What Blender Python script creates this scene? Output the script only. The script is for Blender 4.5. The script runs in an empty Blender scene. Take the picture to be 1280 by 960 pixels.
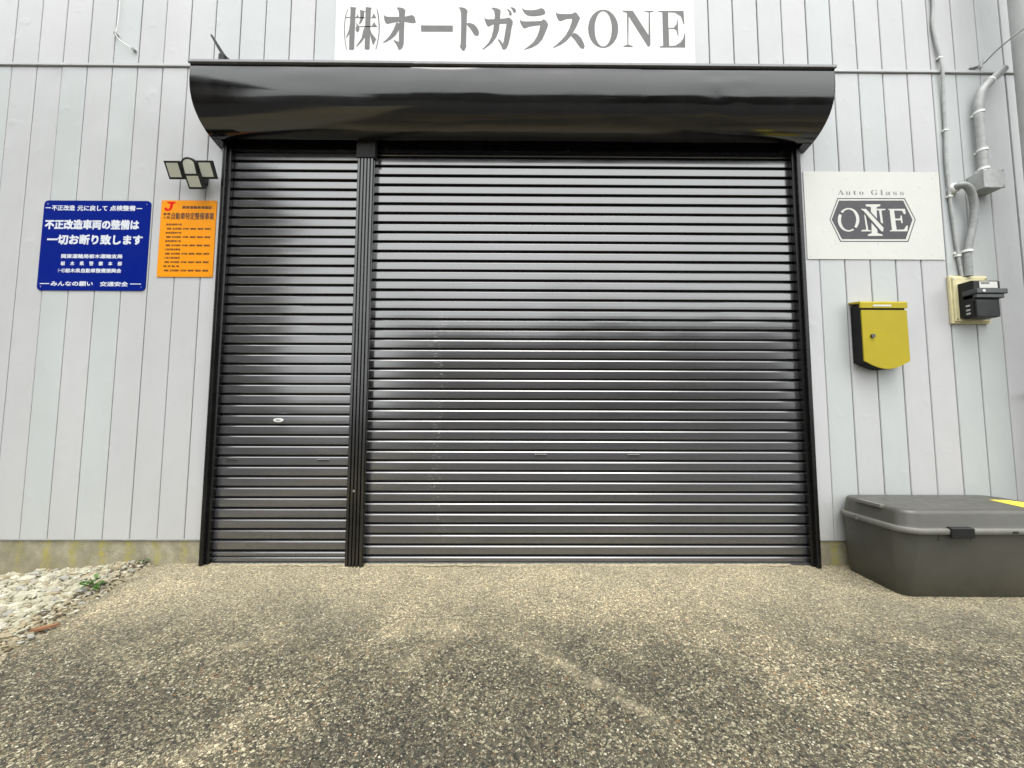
import bpy, bmesh, math, random
from mathutils import Vector, Matrix, Euler
from mathutils.geometry import tessellate_polygon
R = math.radians
rng = random.Random(7)
S = bpy.context.scene
COL = S.collection

# ------------------------------------------------------------ camera, world, sun, exposure
def look_basis(pitch, yaw, roll):
    f = Vector((math.sin(yaw)*math.cos(pitch), math.cos(yaw)*math.cos(pitch), math.sin(pitch)))
    r = f.cross(Vector((0, 0, 1))).normalized(); u = r.cross(f)
    r2 = r*math.cos(roll) + u*math.sin(roll); u2 = -r*math.sin(roll) + u*math.cos(roll)
    return f, r2, u2
cd = bpy.data.cameras.new('camera'); cam = bpy.data.objects.new('camera', cd); COL.objects.link(cam)
f, r, u = look_basis(R(4.14), R(.364), R(.166))
cam.matrix_world = Matrix(((r.x, u.x, -f.x, 0), (r.y, u.y, -f.y, -2.72), (r.z, u.z, -f.z, 1.09), (0, 0, 0, 1)))
cd.sensor_width = 36; cd.lens = 490/1280*36; cd.clip_start = .02; cd.clip_end = 2000
S.camera = cam
SUN_EL, SUN_AZ = 68, 172
w = bpy.data.worlds.new("World"); S.world = w; w.use_nodes = True
nt = w.node_tree; bg = nt.nodes['Background']
sky = nt.nodes.new('ShaderNodeTexSky'); sky.sky_type = 'NISHITA'; sky.sun_disc = False
sky.sun_elevation = R(SUN_EL); sky.sun_rotation = R(SUN_AZ); sky.dust_density = 4; sky.air_density = 1.0; sky.ozone_density = 1
hs = nt.nodes.new('ShaderNodeHueSaturation'); hs.inputs['Saturation'].default_value = .14
tw = nt.nodes.new('ShaderNodeMix'); tw.data_type = 'RGBA'; tw.blend_type = 'MULTIPLY'; tw.inputs[0].default_value = 1
tw.inputs[7].default_value = (1.0, .995, .975, 1)
nt.links.new(sky.outputs[0], hs.inputs['Color']); nt.links.new(hs.outputs[0], tw.inputs[6]); 
# overcast: thin cloud evens the sky out, a little brighter overhead than at the horizon
tc = nt.nodes.new('ShaderNodeTexCoord'); sx = nt.nodes.new('ShaderNodeSeparateXYZ'); nt.links.new(tc.outputs['Generated'], sx.inputs[0])
mr = nt.nodes.new('ShaderNodeMapRange'); mr.inputs[1].default_value = 0; mr.inputs[2].default_value = 1; mr.inputs[3].default_value = 5.6; mr.inputs[4].default_value = 9.4
nt.links.new(sx.outputs[2], mr.inputs[0])
cl = nt.nodes.new('ShaderNodeMix'); cl.data_type = 'RGBA'; cl.inputs[0].default_value = .75
cc = nt.nodes.new('ShaderNodeCombineColor')
for k, g in enumerate((.985, 1.0, 1.0)):
    mm = nt.nodes.new('ShaderNodeMath'); mm.operation = 'MULTIPLY'; mm.inputs[1].default_value = g; nt.links.new(mr.outputs[0], mm.inputs[0]); nt.links.new(mm.outputs[0], cc.inputs[k])
nt.links.new(tw.outputs[2], cl.inputs[6]); nt.links.new(cc.outputs[0], cl.inputs[7]); nt.links.new(cl.outputs[2], bg.inputs['Color'])
bg.inputs['Strength'].default_value = .14
sd = bpy.data.lights.new('sun', 'SUN'); sd.energy = .7; sd.angle = R(40); sd.color = (1, .97, .92)
so = bpy.data.objects.new('sun', sd); COL.objects.link(so)
sdir = Vector((math.sin(R(SUN_AZ))*math.cos(R(SUN_EL)), math.cos(R(SUN_AZ))*math.cos(R(SUN_EL)), math.sin(R(SUN_EL))))
so.rotation_euler = sdir.to_track_quat('Z', 'Y').to_euler()
so.location = sdir*30
S.view_settings.view_transform = 'Standard'; S.view_settings.look = 'None'; S.view_settings.gamma = 1
S.view_settings.use_curve_mapping = False
S.view_settings.exposure = 1.6
S.cycles.max_bounces = 8; S.cycles.use_denoising = True

# ------------------------------------------------------------ helpers
def tag(o, label=None, cat=None, group=None, kind=None):
    if label: o['label'] = label
    if cat: o['category'] = cat
    if group: o['group'] = group
    if kind: o['kind'] = kind
    return o
def thing(name, label, cat, loc=(0, 0, 0), group=None):
    o = bpy.data.objects.new(name, None); o.empty_display_size = .1; o.location = loc; COL.objects.link(o)
    return tag(o, label, cat, group)
def link(name, me, parent=None, loc=None):
    o = bpy.data.objects.new(name, me); COL.objects.link(o)
    if loc is not None: o.location = loc
    if parent is not None:
        o.parent = parent
        if loc is None: o.location = [-c for c in parent_world(parent)]
    return o
def parent_world(p):
    v = Vector((0, 0, 0))
    while p is not None: v += Vector(p.location); p = p.parent
    return v
class MB:
    """collects shapes in world metres; build() links them as ONE mesh object"""
    def __init__(s): s.v = []; s.f = []; s.m = []; s.sm = []
    def add(s, vs, fs, mi=0, smooth=False):
        b = len(s.v); s.v += [tuple(q) for q in vs]; s.f += [tuple(b+i for i in q) for q in fs]
        s.m += [mi]*len(fs); s.sm += [smooth]*len(fs); return s
    def box(s, x0, x1, y0, y1, z0, z1, mi=0):
        vs = [(x, y, z) for z in (z0, z1) for y in (y0, y1) for x in (x0, x1)]
        return s.add(vs, [(0, 2, 3, 1), (4, 5, 7, 6), (0, 1, 5, 4), (2, 6, 7, 3), (0, 4, 6, 2), (1, 3, 7, 5)], mi)
    def bbox(s, x0, x1, y0, y1, z0, z1, b=.003, seg=1, mi=0):
        bm = bmesh.new(); bmesh.ops.create_cube(bm, size=1)
        for v in bm.verts:
            v.co = Vector(((x0+x1)/2+v.co.x*(x1-x0), (y0+y1)/2+v.co.y*(y1-y0), (z0+z1)/2+v.co.z*(z1-z0)))
        bmesh.ops.bevel(bm, geom=list(bm.edges), offset=b, segments=seg, affect='EDGES', profile=.6)
        s.frombm(bm, mi); return s
    def frombm(s, bm, mi=0, smooth=False):
        bm.verts.ensure_lookup_table(); bm.verts.index_update()
        s.add([v.co.copy() for v in bm.verts], [[v.index for v in q.verts] for q in bm.faces], mi, smooth); bm.free(); return s
    def prism(s, pts, axis, a, b, mi=0, smooth=False):
        """closed polygon extruded along an axis; pts are the other two coords in order"""
        n = len(pts)
        def P(p, t): return {'x': (t, p[0], p[1]), 'y': (p[0], t, p[1]), 'z': (p[0], p[1], t)}[axis]
        vs = [P(p, a) for p in pts]+[P(p, b) for p in pts]
        tri = [tuple(t) for t in tessellate_polygon([[Vector((p[0], p[1], 0)) for p in pts]])]
        s.add(vs, tri+[tuple(n+i for i in reversed(t)) for t in tri], mi)
        s.add(vs, [(i, (i+1) % n, n+(i+1) % n, n+i) for i in range(n)], mi, smooth)
        return s
    def tube(s, pts, rad, n=10, mi=0, caps=True, ridge=0, step=None):
        pts = [Vector(p) for p in pts]
        ring = []; nrm = None
        for i, p in enumerate(pts):
            d = (pts[min(i+1, len(pts)-1)]-pts[max(i-1, 0)]).normalized()
            if nrm is None:
                nrm = d.orthogonal().normalized()
            else: nrm = (nrm-d*nrm.dot(d)).normalized()
            bi = d.cross(nrm); rr = rad[i] if isinstance(rad, (list, tuple)) else rad
            if ridge and i % 2: rr -= ridge
            ring.append([p+(nrm*math.cos(a)+bi*math.sin(a))*rr for a in [2*math.pi*k/n for k in range(n)]])
        vs = [q for r_ in ring for q in r_]; fs = []
        for i in range(len(ring)-1):
            for k in range(n): fs.append((i*n+k, i*n+(k+1) % n, (i+1)*n+(k+1) % n, (i+1)*n+k))
        s.add(vs, fs, mi, True)
        if caps: s.add(vs, [tuple(reversed(range(n))), tuple(range(len(vs)-n, len(vs)))], mi)
        return s
    def cyl(s, a, b, r0, r1=None, n=16, mi=0):
        return s.tube([a, b], [r0, r1 if r1 is not None else r0], n, mi)
    def mesh(s, name, mats):
        me = bpy.data.meshes.new(name); me.from_pydata(s.v, [], s.f)
        for m in (mats if isinstance(mats, (list, tuple)) else [mats]): me.materials.append(m)
        me.polygons.foreach_set('material_index', s.m); me.polygons.foreach_set('use_smooth', s.sm)
        bm = bmesh.new(); bm.from_mesh(me); bmesh.ops.recalc_face_normals(bm, faces=bm.faces); bm.to_mesh(me); bm.free()
        return me
    def build(s, name, mats, parent=None):
        return link(name, s.mesh(name, mats), parent)
def smoothline(pts, k=6):
    pts = [Vector(p) for p in pts]; out = []
    for i in range(len(pts)-1):
        p0, p1, p2, p3 = pts[max(i-1, 0)], pts[i], pts[i+1], pts[min(i+2, len(pts)-1)]
        for j in range(k):
            t = j/k
            out.append(.5*((2*p1)+(p2-p0)*t+(2*p0-5*p1+4*p2-p3)*t*t+(3*p1-p0-3*p2+p3)*t**3))
    out.append(pts[-1]); return out
def poly_mesh(polys, y, mi=0, mb=None, dy=.00025):
    """flat print: polygons (x,z) laid on a plate at depth y, each stroke a hair prouder than the last"""
    mb = mb or MB()
    for k, p in enumerate(polys):
        yy = y-dy*(k % 4)
        tri = [tuple(t) for t in tessellate_polygon([[Vector((a, b, 0)) for a, b in p]])]
        mb.add([(a, yy, b) for a, b in p], tri, mi)
    return mb
def text_into(mb, s, x0, z0, width, height, y, bold=0., mi=0, math_bold=False):
    """sets a line of text as real letter outlines, fitted to the box x0..x0+width, z0..z0+height"""
    if math_bold:
        s = ''.join(chr(0x1D400+ord(c)-65) if 'A' <= c <= 'Z' else chr(0x1D41A+ord(c)-97) if 'a' <= c <= 'z' else c for c in s)
    c = bpy.data.curves.new('t', 'FONT'); c.body = s; c.size = 1; c.resolution_u = 3
    o = bpy.data.objects.new('t', c); COL.objects.link(o)
    bpy.context.view_layer.update()
    me = bpy.data.meshes.new_from_object(o.evaluated_get(bpy.context.evaluated_depsgraph_get()))
    bpy.data.objects.remove(o); bpy.data.curves.remove(c)
    if not me.vertices: return
    xs = [v.co.x for v in me.vertices]; zs = [v.co.y for v in me.vertices]
    ax, bx, az, bz = min(xs), max(xs), min(zs), max(zs)
    sx = (width-2*bold)/(bx-ax); sz = (height-2*bold)/(bz-az)
    k = 0
    for dx, dz in (((0, 0),) if not bold else ((-bold, -bold), (bold, -bold), (-bold, bold), (bold, bold))):
        vs = [(x0+bold+(v.co.x-ax)*sx+dx, y-.00015*k, z0+bold+(v.co.y-az)*sz+dz) for v in me.vertices]
        mb.add(vs, [tuple(p.vertices) for p in me.polygons], mi); k += 1
    bpy.data.meshes.remove(me)

# ------------------------------------------------------------ materials
class NM:
    def __init__(s, name):
        s.m = bpy.data.materials.new(name); s.m.use_nodes = True; s.t = s.m.node_tree
        s.b = s.t.nodes['Principled BSDF']; s.g = None
    def n(s, t, **k):
        o = s.t.nodes.new(t)
        for a, v in k.items(): setattr(o, a, v)
        return o
    def l(s, a, b): s.t.links.new(a, b)
    def pos(s):
        if not s.g: s.g = s.n('ShaderNodeNewGeometry')
        return s.g.outputs['Position']
    def map(s, scale=(1, 1, 1), loc=(0, 0, 0), src=None, rot=(0, 0, 0)):
        o = s.n('ShaderNodeMapping'); o.inputs['Scale'].default_value = scale; o.inputs['Location'].default_value = loc
        o.inputs['Rotation'].default_value = rot
        s.l(src or s.pos(), o.inputs['Vector']); return o.outputs[0]
    def noise(s, scale, detail=4, rough=.6, vec=None, dist=0):
        o = s.n('ShaderNodeTexNoise'); o.inputs['Scale'].default_value = scale; o.inputs['Detail'].default_value = detail
        o.inputs['Roughness'].default_value = rough; o.inputs['Distortion'].default_value = dist
        s.l(vec or s.pos(), o.inputs['Vector']); return o.outputs['Fac']
    def vor(s, scale, feat='F1', vec=None, rnd=1):
        o = s.n('ShaderNodeTexVoronoi'); o.feature = feat; o.inputs['Scale'].default_value = scale; o.inputs['Randomness'].default_value = rnd
        s.l(vec or s.pos(), o.inputs['Vector']); return o
    def ramp(s, fac, stops, interp='LINEAR'):
        o = s.n('ShaderNodeValToRGB'); e = o.color_ramp.elements; o.color_ramp.interpolation = interp
        while len(e) < len(stops): e.new(.5)
        for i, (p, c) in enumerate(stops):
            e[i].position = p
            e[i].color = (c, c, c, 1) if isinstance(c, (int, float)) else (*c, 1)
        s.l(fac, o.inputs[0]); return o.outputs[0]
    def mix(s, fac, a, b, mode='MIX'):
        o = s.n('ShaderNodeMix'); o.data_type = 'RGBA'; o.blend_type = mode
        for ix, v in ((0, fac), (6, a), (7, b)):
            sock = o.inputs[ix]
            if isinstance(v, bpy.types.NodeSocket): s.l(v, sock)
            elif isinstance(v, (int, float)): sock.default_value = v if ix == 0 else (v, v, v, 1)
            else: sock.default_value = (*v, 1)
        return o.outputs[2]
    def math(s, op, a, b=None, c=None, clamp=False):
        o = s.n('ShaderNodeMath'); o.operation = op; o.use_clamp = clamp
        for i, v in enumerate((a, b, c)):
            if v is None: continue
            if isinstance(v, bpy.types.NodeSocket): s.l(v, o.inputs[i])
            else: o.inputs[i].default_value = v
        return o.outputs[0]
    def xyz(s, v=None):
        o = s.n('ShaderNodeSeparateXYZ'); s.l(v or s.pos(), o.inputs[0]); return o.outputs
    def band(s, v, a, b, soft):
        """1 inside a..b with soft edges"""
        p = s.n('ShaderNodeMapRange'); p.inputs[1].default_value = a-soft; p.inputs[2].default_value = a+soft; s.l(v, p.inputs[0])
        q = s.n('ShaderNodeMapRange'); q.inputs[1].default_value = b-soft; q.inputs[2].default_value = b+soft
        q.inputs[3].default_value = 1; q.inputs[4].default_value = 0; s.l(v, q.inputs[0])
        return s.math('MULTIPLY', p.outputs[0], q.outputs[0])
    def bump(s, h, strength=.3, dist=.01, nrm=None):
        o = s.n('ShaderNodeBump'); o.inputs['Strength'].default_value = strength; o.inputs['Distance'].default_value = dist
        s.l(h, o.inputs['Height'])
        if nrm is not None: s.l(nrm, o.inputs['Normal'])
        return o.outputs[0]
    def set(s, **k):
        names = dict(col='Base Color', rough='Roughness', metal='Metallic', ior='IOR', coat='Coat Weight', crough='Coat Roughness', nrm='Normal',
                     trans='Transmission Weight', spec='Specular IOR Level', emi='Emission Color', es='Emission Strength', cior='Coat IOR')
        for a, v in k.items():
            i = s.b.inputs[names[a]]
            if isinstance(v, bpy.types.NodeSocket): s.l(v, i)
            elif isinstance(v, tuple): i.default_value = (*v, 1)
            else: i.default_value = v
        return s.m
def plain(name, col, rough=.5, var=.12, nscale=9, bscale=60, bstr=.1, **k):
    """paint/plastic/metal with a little tone variation and micro relief"""
    q = NM(name); a = tuple(c*(1-var) for c in col); b = tuple(min(1, c*(1+var)) for c in col)
    nz = q.noise(nscale, 5); c = q.ramp(nz, [(.3, a), (.7, b)])
    rr = q.ramp(q.noise(nscale*2.3, 4), [(.3, max(.02, rough-.07)), (.7, rough+.08)])
    return q.set(col=c, rough=rr, nrm=q.bump(q.noise(bscale, 3), bstr, .002), **k)
TOP_GLYPHS= [[(-1.213,4.082),(-1.208,4.081),(-1.222,4.025),(-1.228,3.965),(-1.227,3.89),(-1.219,3.816),(-1.207,3.751),(-1.212,3.75),(-1.224,3.806),(-1.234,3.885),(-1.235,3.964),(-1.229,4.024)],[(-1.193,4.096),(-1.148,4.09),(-1.154,4.07),(-1.153,3.975),(-1.154,3.876),(-1.154,3.759),(-1.167,3.751),(-1.192,3.755),(-1.193,3.875),(-1.192,3.975),(-1.191,4.07)],[(-1.226,4.014),(-1.084,4.013),(-1.084,4.005),(-1.226,4.006)],[(-1.148,4.011),(-1.139,4.036),(-1.125,4.011)],[(-1.191,3.975),(-1.197,3.915),(-1.218,3.85),(-1.211,3.849),(-1.189,3.885),(-1.174,3.925)],[(-1.147,3.975),(-1.12,3.933),(-1.121,3.906),(-1.132,3.891),(-1.145,3.901),(-1.149,3.925),(-1.143,3.945)],[(-1.121,4.073),(-1.088,4.063),(-1.091,4.008),(-1.106,3.971),(-1.122,3.953),(-1.125,3.958),(-1.119,3.991),(-1.118,4.036)],[(-1.079,4.095),(-1.033,4.089),(-1.04,4.071),(-1.041,3.976),(-1.04,3.877),(-1.041,3.76),(-1.054,3.754),(-1.077,3.76),(-1.079,3.876),(-1.079,3.976),(-1.079,4.071)],[(-1.093,4.062),(-1.074,4.061),(-1.074,4.055),(-1.093,4.056)],[(-1.047,4.012),(-0.999,4.012),(-0.998,4.005),(-1.047,4.005)],[(-1.032,4.009),(-1.018,4.047),(-0.998,4.007)],[(-1.126,3.942),(-0.99,3.943),(-0.99,3.936),(-1.126,3.935)],[(-1.032,3.94),(-1.014,3.977),(-0.991,3.937)],[(-1.082,3.936),(-1.093,3.906),(-1.103,3.846),(-1.141,3.784),(-1.135,3.779),(-1.102,3.814),(-1.075,3.857),(-1.072,3.906)],[(-1.043,3.926),(-1.03,3.887),(-0.994,3.84),(-1.007,3.808),(-1.011,3.789),(-1.023,3.808),(-1.036,3.857),(-1.044,3.892)],[(-0.999,4.084),(-0.994,4.084),(-0.979,4.027),(-0.971,3.952),(-0.971,3.877),(-0.98,3.808),(-0.992,3.756),(-0.998,3.757),(-0.986,3.818),(-0.978,3.887),(-0.98,3.957),(-0.988,4.022)],[(-0.851,4.094),(-0.826,4.095),(-0.794,4.086),(-0.783,4.067),(-0.787,4.029),(-0.789,3.969),(-0.79,3.879),(-0.79,3.805),(-0.8,3.77),(-0.818,3.753),(-0.83,3.762),(-0.838,3.785),(-0.852,3.809),(-0.869,3.83),(-0.864,3.834),(-0.843,3.827),(-0.827,3.819),(-0.829,3.909),(-0.828,3.963),(-0.83,4.028),(-0.835,4.068)],[(-0.946,4.04),(-0.937,4.027),(-0.918,4.019),(-0.829,4.019),(-0.778,4.023),(-0.755,4.03),(-0.732,4.035),(-0.715,4.02),(-0.706,3.99),(-0.705,3.971),(-0.731,3.968),(-0.759,3.973),(-0.791,3.979),(-0.851,3.976),(-0.888,3.967),(-0.914,3.96),(-0.928,3.967),(-0.938,3.992)],[(-0.849,3.976),(-0.823,3.964),(-0.829,3.914),(-0.849,3.874),(-0.885,3.839),(-0.922,3.816),(-0.942,3.809),(-0.945,3.814),(-0.922,3.836),(-0.895,3.868),(-0.869,3.916)],[(-0.667,3.953),(-0.429,3.954),(-0.429,3.903),(-0.664,3.901)],[(-0.391,4.1),(-0.364,4.101),(-0.341,4.094),(-0.322,4.076),(-0.321,4.064),(-0.325,4.044),(-0.327,3.973),(-0.328,3.884),(-0.329,3.809),(-0.326,3.789),(-0.337,3.762),(-0.345,3.75),(-0.358,3.757),(-0.372,3.777),(-0.376,3.791),(-0.37,3.806),(-0.369,3.883),(-0.368,3.983),(-0.371,4.053),(-0.378,4.081)],[(-0.329,3.974),(-0.302,3.976),(-0.274,3.966),(-0.251,3.942),(-0.237,3.914),(-0.234,3.89),(-0.24,3.875),(-0.255,3.87),(-0.271,3.88),(-0.285,3.904),(-0.304,3.934),(-0.325,3.958)],[(-0.147,4.099),(-0.124,4.101),(-0.092,4.092),(-0.074,4.077),(-0.077,4.046),(-0.081,3.986),(-0.086,3.921),(-0.104,3.866),(-0.137,3.816),(-0.178,3.781),(-0.203,3.763),(-0.213,3.768),(-0.192,3.786),(-0.164,3.821),(-0.144,3.861),(-0.13,3.92),(-0.124,3.985),(-0.119,4.036),(-0.124,4.071)],[(-0.199,4.03),(-0.189,4.012),(-0.17,4.006),(-0.119,4.008),(-0.073,4.012),(-0.035,4.016),(-0.017,4.023),(0.002,4.012),(0.017,3.989),(0.014,3.964),(0.007,3.937),(-0.002,3.872),(-0.016,3.807),(-0.03,3.775),(-0.048,3.762),(-0.062,3.77),(-0.069,3.792),(-0.081,3.816),(-0.095,3.841),(-0.089,3.85),(-0.072,3.836),(-0.058,3.814),(-0.051,3.837),(-0.042,3.901),(-0.031,3.971),(-0.082,3.968),(-0.133,3.963),(-0.168,3.944),(-0.182,3.965),(-0.191,3.99)],[(-0.035,4.089),(-0.017,4.087),(0.002,4.072),(0.009,4.054),(0.007,4.038),(-0.005,4.037),(-0.014,4.042),(-0.012,4.062),(-0.022,4.077)],[(-0.005,4.104),(0.016,4.103),(0.034,4.092),(0.04,4.075),(0.034,4.06),(0.02,4.06),(0.017,4.072),(0.006,4.091)],[(0.085,4.108),(0.095,4.09),(0.114,4.083),(0.161,4.083),(0.198,4.089),(0.226,4.101),(0.247,4.092),(0.259,4.069),(0.254,4.049),(0.226,4.039),(0.189,4.033),(0.151,4.032),(0.119,4.04),(0.097,4.063),(0.087,4.083)],[(0.065,4.015),(0.079,3.996),(0.105,3.992),(0.184,3.994),(0.23,3.999),(0.242,4.011),(0.261,4.002),(0.279,3.972),(0.275,3.949),(0.258,3.904),(0.235,3.849),(0.202,3.809),(0.156,3.781),(0.102,3.765),(0.099,3.769),(0.128,3.791),(0.17,3.829),(0.198,3.879),(0.212,3.924),(0.219,3.961),(0.184,3.957),(0.137,3.948),(0.102,3.933),(0.086,3.947),(0.072,3.977)],[(0.333,4.08),(0.345,4.06),(0.373,4.055),(0.429,4.055),(0.462,4.059),(0.476,4.071),(0.494,4.062),(0.518,4.024),(0.508,3.997),(0.489,3.951),(0.467,3.911),(0.446,3.876),(0.413,3.836),(0.371,3.806),(0.32,3.782),(0.311,3.786),(0.339,3.808),(0.376,3.846),(0.409,3.886),(0.437,3.941),(0.452,3.986),(0.456,4.016),(0.414,4.012),(0.37,3.993),(0.354,4.003),(0.341,4.033)],[(0.47,3.906),(0.497,3.892),(0.525,3.862),(0.543,3.822),(0.549,3.798),(0.543,3.78),(0.533,3.775),(0.515,3.785),(0.497,3.812),(0.474,3.847),(0.446,3.881)],[(0.83,4.086),(0.912,4.086),(1.025,3.892),(1.03,4.072),(0.999,4.077),(0.999,4.086),(1.067,4.087),(1.067,4.078),(1.04,4.072),(1.038,3.812),(1.023,3.795),(1.016,3.802),(0.88,4.038),(0.874,3.816),(0.907,3.803),(0.904,3.794),(0.835,3.794),(0.837,3.803),(0.866,3.815),(0.867,4.066),(0.835,4.078)],[(1.099,4.087),(1.292,4.089),(1.296,3.979),(1.289,3.979),(1.27,4.042),(1.226,4.072),(1.177,4.074),(1.175,3.951),(1.216,3.954),(1.235,3.979),(1.244,4.02),(1.247,4.02),(1.249,3.884),(1.244,3.884),(1.234,3.929),(1.216,3.943),(1.177,3.942),(1.178,3.807),(1.224,3.811),(1.262,3.837),(1.284,3.869),(1.296,3.914),(1.3,3.914),(1.296,3.794),(1.105,3.792),(1.106,3.802),(1.132,3.808),(1.132,4.073),(1.102,4.078)]]
TOP_O= [[(0.801,3.939),(0.798,3.909),(0.792,3.881),(0.781,3.854),(0.766,3.831),(0.749,3.811),(0.729,3.797),(0.708,3.788),(0.686,3.785),(0.664,3.788),(0.643,3.796),(0.624,3.81),(0.607,3.829),(0.593,3.852),(0.583,3.879),(0.577,3.907),(0.575,3.937),(0.578,3.967),(0.584,3.996),(0.595,4.023),(0.61,4.047),(0.627,4.066),(0.647,4.081),(0.668,4.09),(0.69,4.093),(0.712,4.09),(0.734,4.082),(0.753,4.067),(0.77,4.048),(0.783,4.025),(0.794,3.998),(0.799,3.97)],[(0.752,3.938),(0.75,3.911),(0.746,3.884),(0.74,3.86),(0.732,3.839),(0.722,3.822),(0.711,3.809),(0.699,3.801),(0.686,3.798),(0.674,3.8),(0.662,3.808),(0.651,3.821),(0.642,3.838),(0.634,3.859),(0.629,3.883),(0.626,3.909),(0.625,3.937),(0.626,3.964),(0.63,3.99),(0.636,4.015),(0.645,4.036),(0.654,4.054),(0.666,4.067),(0.678,4.075),(0.69,4.078),(0.702,4.075),(0.714,4.067),(0.725,4.054),(0.735,4.037),(0.742,4.016),(0.748,3.992),(0.751,3.965)]]
LOGO= {'line_o':[(2.299,2.481),(2.366,2.642),(2.855,2.645),(2.924,2.485),(2.859,2.318),(2.367,2.316)],'line_i':[(2.306,2.481),(2.37,2.635),(2.85,2.638),(2.917,2.485),(2.855,2.326),(2.373,2.323)],'fill':[(2.315,2.481),(2.376,2.623),(2.843,2.627),(2.901,2.484),(2.841,2.338),(2.381,2.336)],'o_o':[(2.515,2.481),(2.513,2.463),(2.507,2.447),(2.499,2.432),(2.489,2.418),(2.476,2.407),(2.462,2.399),(2.447,2.394),(2.432,2.392),(2.417,2.394),(2.402,2.399),(2.389,2.407),(2.378,2.418),(2.369,2.431),(2.363,2.446),(2.359,2.462),(2.359,2.48),(2.361,2.497),(2.367,2.513),(2.375,2.529),(2.385,2.542),(2.398,2.553),(2.412,2.561),(2.427,2.567),(2.442,2.568),(2.457,2.567),(2.472,2.562),(2.485,2.554),(2.496,2.543),(2.505,2.529),(2.512,2.514),(2.515,2.498)],'o_i':[(2.492,2.48),(2.49,2.465),(2.486,2.451),(2.48,2.437),(2.473,2.426),(2.464,2.416),(2.454,2.409),(2.443,2.404),(2.432,2.403),(2.422,2.404),(2.412,2.408),(2.403,2.415),(2.395,2.425),(2.389,2.437),(2.384,2.45),(2.382,2.465),(2.382,2.48),(2.384,2.495),(2.388,2.509),(2.394,2.523),(2.401,2.535),(2.41,2.545),(2.42,2.552),(2.431,2.556),(2.442,2.558),(2.452,2.556),(2.462,2.552),(2.472,2.545),(2.479,2.535),(2.485,2.524),(2.49,2.51),(2.492,2.496)],'gap1':[(2.366,2.547),(2.404,2.528),(2.395,2.511),(2.358,2.53)],'gap2':[(2.472,2.43),(2.507,2.408),(2.498,2.391),(2.463,2.413)],'i':[(2.567,2.596),(2.675,2.597),(2.672,2.584),(2.646,2.576),(2.643,2.479),(2.64,2.382),(2.675,2.373),(2.676,2.362),(2.569,2.361),(2.571,2.372),(2.598,2.382),(2.602,2.479),(2.604,2.576),(2.568,2.583)],'nl':[(2.551,2.523),(2.562,2.512),(2.575,2.404),(2.593,2.403),(2.593,2.395),(2.524,2.394),(2.526,2.404),(2.561,2.408)],'nr':[(2.64,2.563),(2.709,2.563),(2.707,2.554),(2.679,2.55),(2.685,2.453),(2.669,2.461),(2.662,2.55),(2.641,2.554)],'nd_bg':[(2.52,2.572),(2.575,2.571),(2.698,2.424),(2.682,2.375),(2.657,2.388),(2.542,2.533)],'nd':[(2.527,2.562),(2.567,2.561),(2.685,2.422),(2.681,2.395),(2.669,2.395),(2.55,2.544)],'e':[(2.724,2.563),(2.851,2.564),(2.854,2.525),(2.841,2.525),(2.828,2.55),(2.771,2.551),(2.775,2.491),(2.81,2.491),(2.817,2.514),(2.824,2.514),(2.828,2.458),(2.818,2.458),(2.814,2.478),(2.775,2.478),(2.78,2.408),(2.833,2.41),(2.853,2.439),(2.864,2.439),(2.857,2.397),(2.725,2.396),(2.746,2.409),(2.739,2.551)]}

# siding paint: pale grey coated steel; each sheet a hair pinker or greener, faint waves and rain dust
def siding_material():
    q = NM('siding_paint'); oi = q.n('ShaderNodeObjectInfo')
    c = q.ramp(oi.outputs['Random'], [(0, (.418, .426, .432)), (.35, (.436, .437, .448)), (.6, (.408, .430, .430)), (.85, (.430, .436, .446)), (1, (.418, .438, .438))], 'CONSTANT')
    big = q.ramp(q.noise(.9, 5, .6, q.map((1, 1, .6))), [(.3, .88), (.7, 1.05)])
    c = q.mix(1, c, big, 'MULTIPLY')
    streak = q.ramp(q.noise(1, 5, .65, q.map((26, 26, .7))), [(.45, 0), (.75, 1)])
    c = q.mix(q.math('MULTIPLY', streak, .16), c, (.42, .41, .36))
    spots = q.ramp(q.noise(38, 3, .5), [(.68, 0), (.74, 1)])
    c = q.mix(q.math('MULTIPLY', spots, .25), c, (.36, .35, .30))
    low = q.n('ShaderNodeMapRange'); low.inputs[1].default_value = .22; low.inputs[2].default_value = .75
    low.inputs[3].default_value = .35; low.inputs[4].default_value = 0; q.l(q.xyz()[2], low.inputs[0])
    c = q.mix(q.math('MULTIPLY', low.outputs[0], q.noise(6, 5)), c, (.40, .385, .33))
    wav = q.noise(2.2, 3, .5, q.map((1.6, 1, .8))); dents = q.noise(9, 2, .4)
    n1 = q.bump(wav, .35, .02); n2 = q.bump(q.ramp(dents, [(.62, 0), (.8, 1)]), .25, .006, n1)
    n3 = q.bump(q.noise(900, 2), .05, .0005, n2)
    return q.set(col=c, rough=q.ramp(q.noise(5, 4), [(.3, .30), (.7, .42)]), ior=1.5, nrm=n3)
M_SIDE = siding_material()
M_DARKGAP = plain('dark_gap', (.05, .05, .052), .8)
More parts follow.
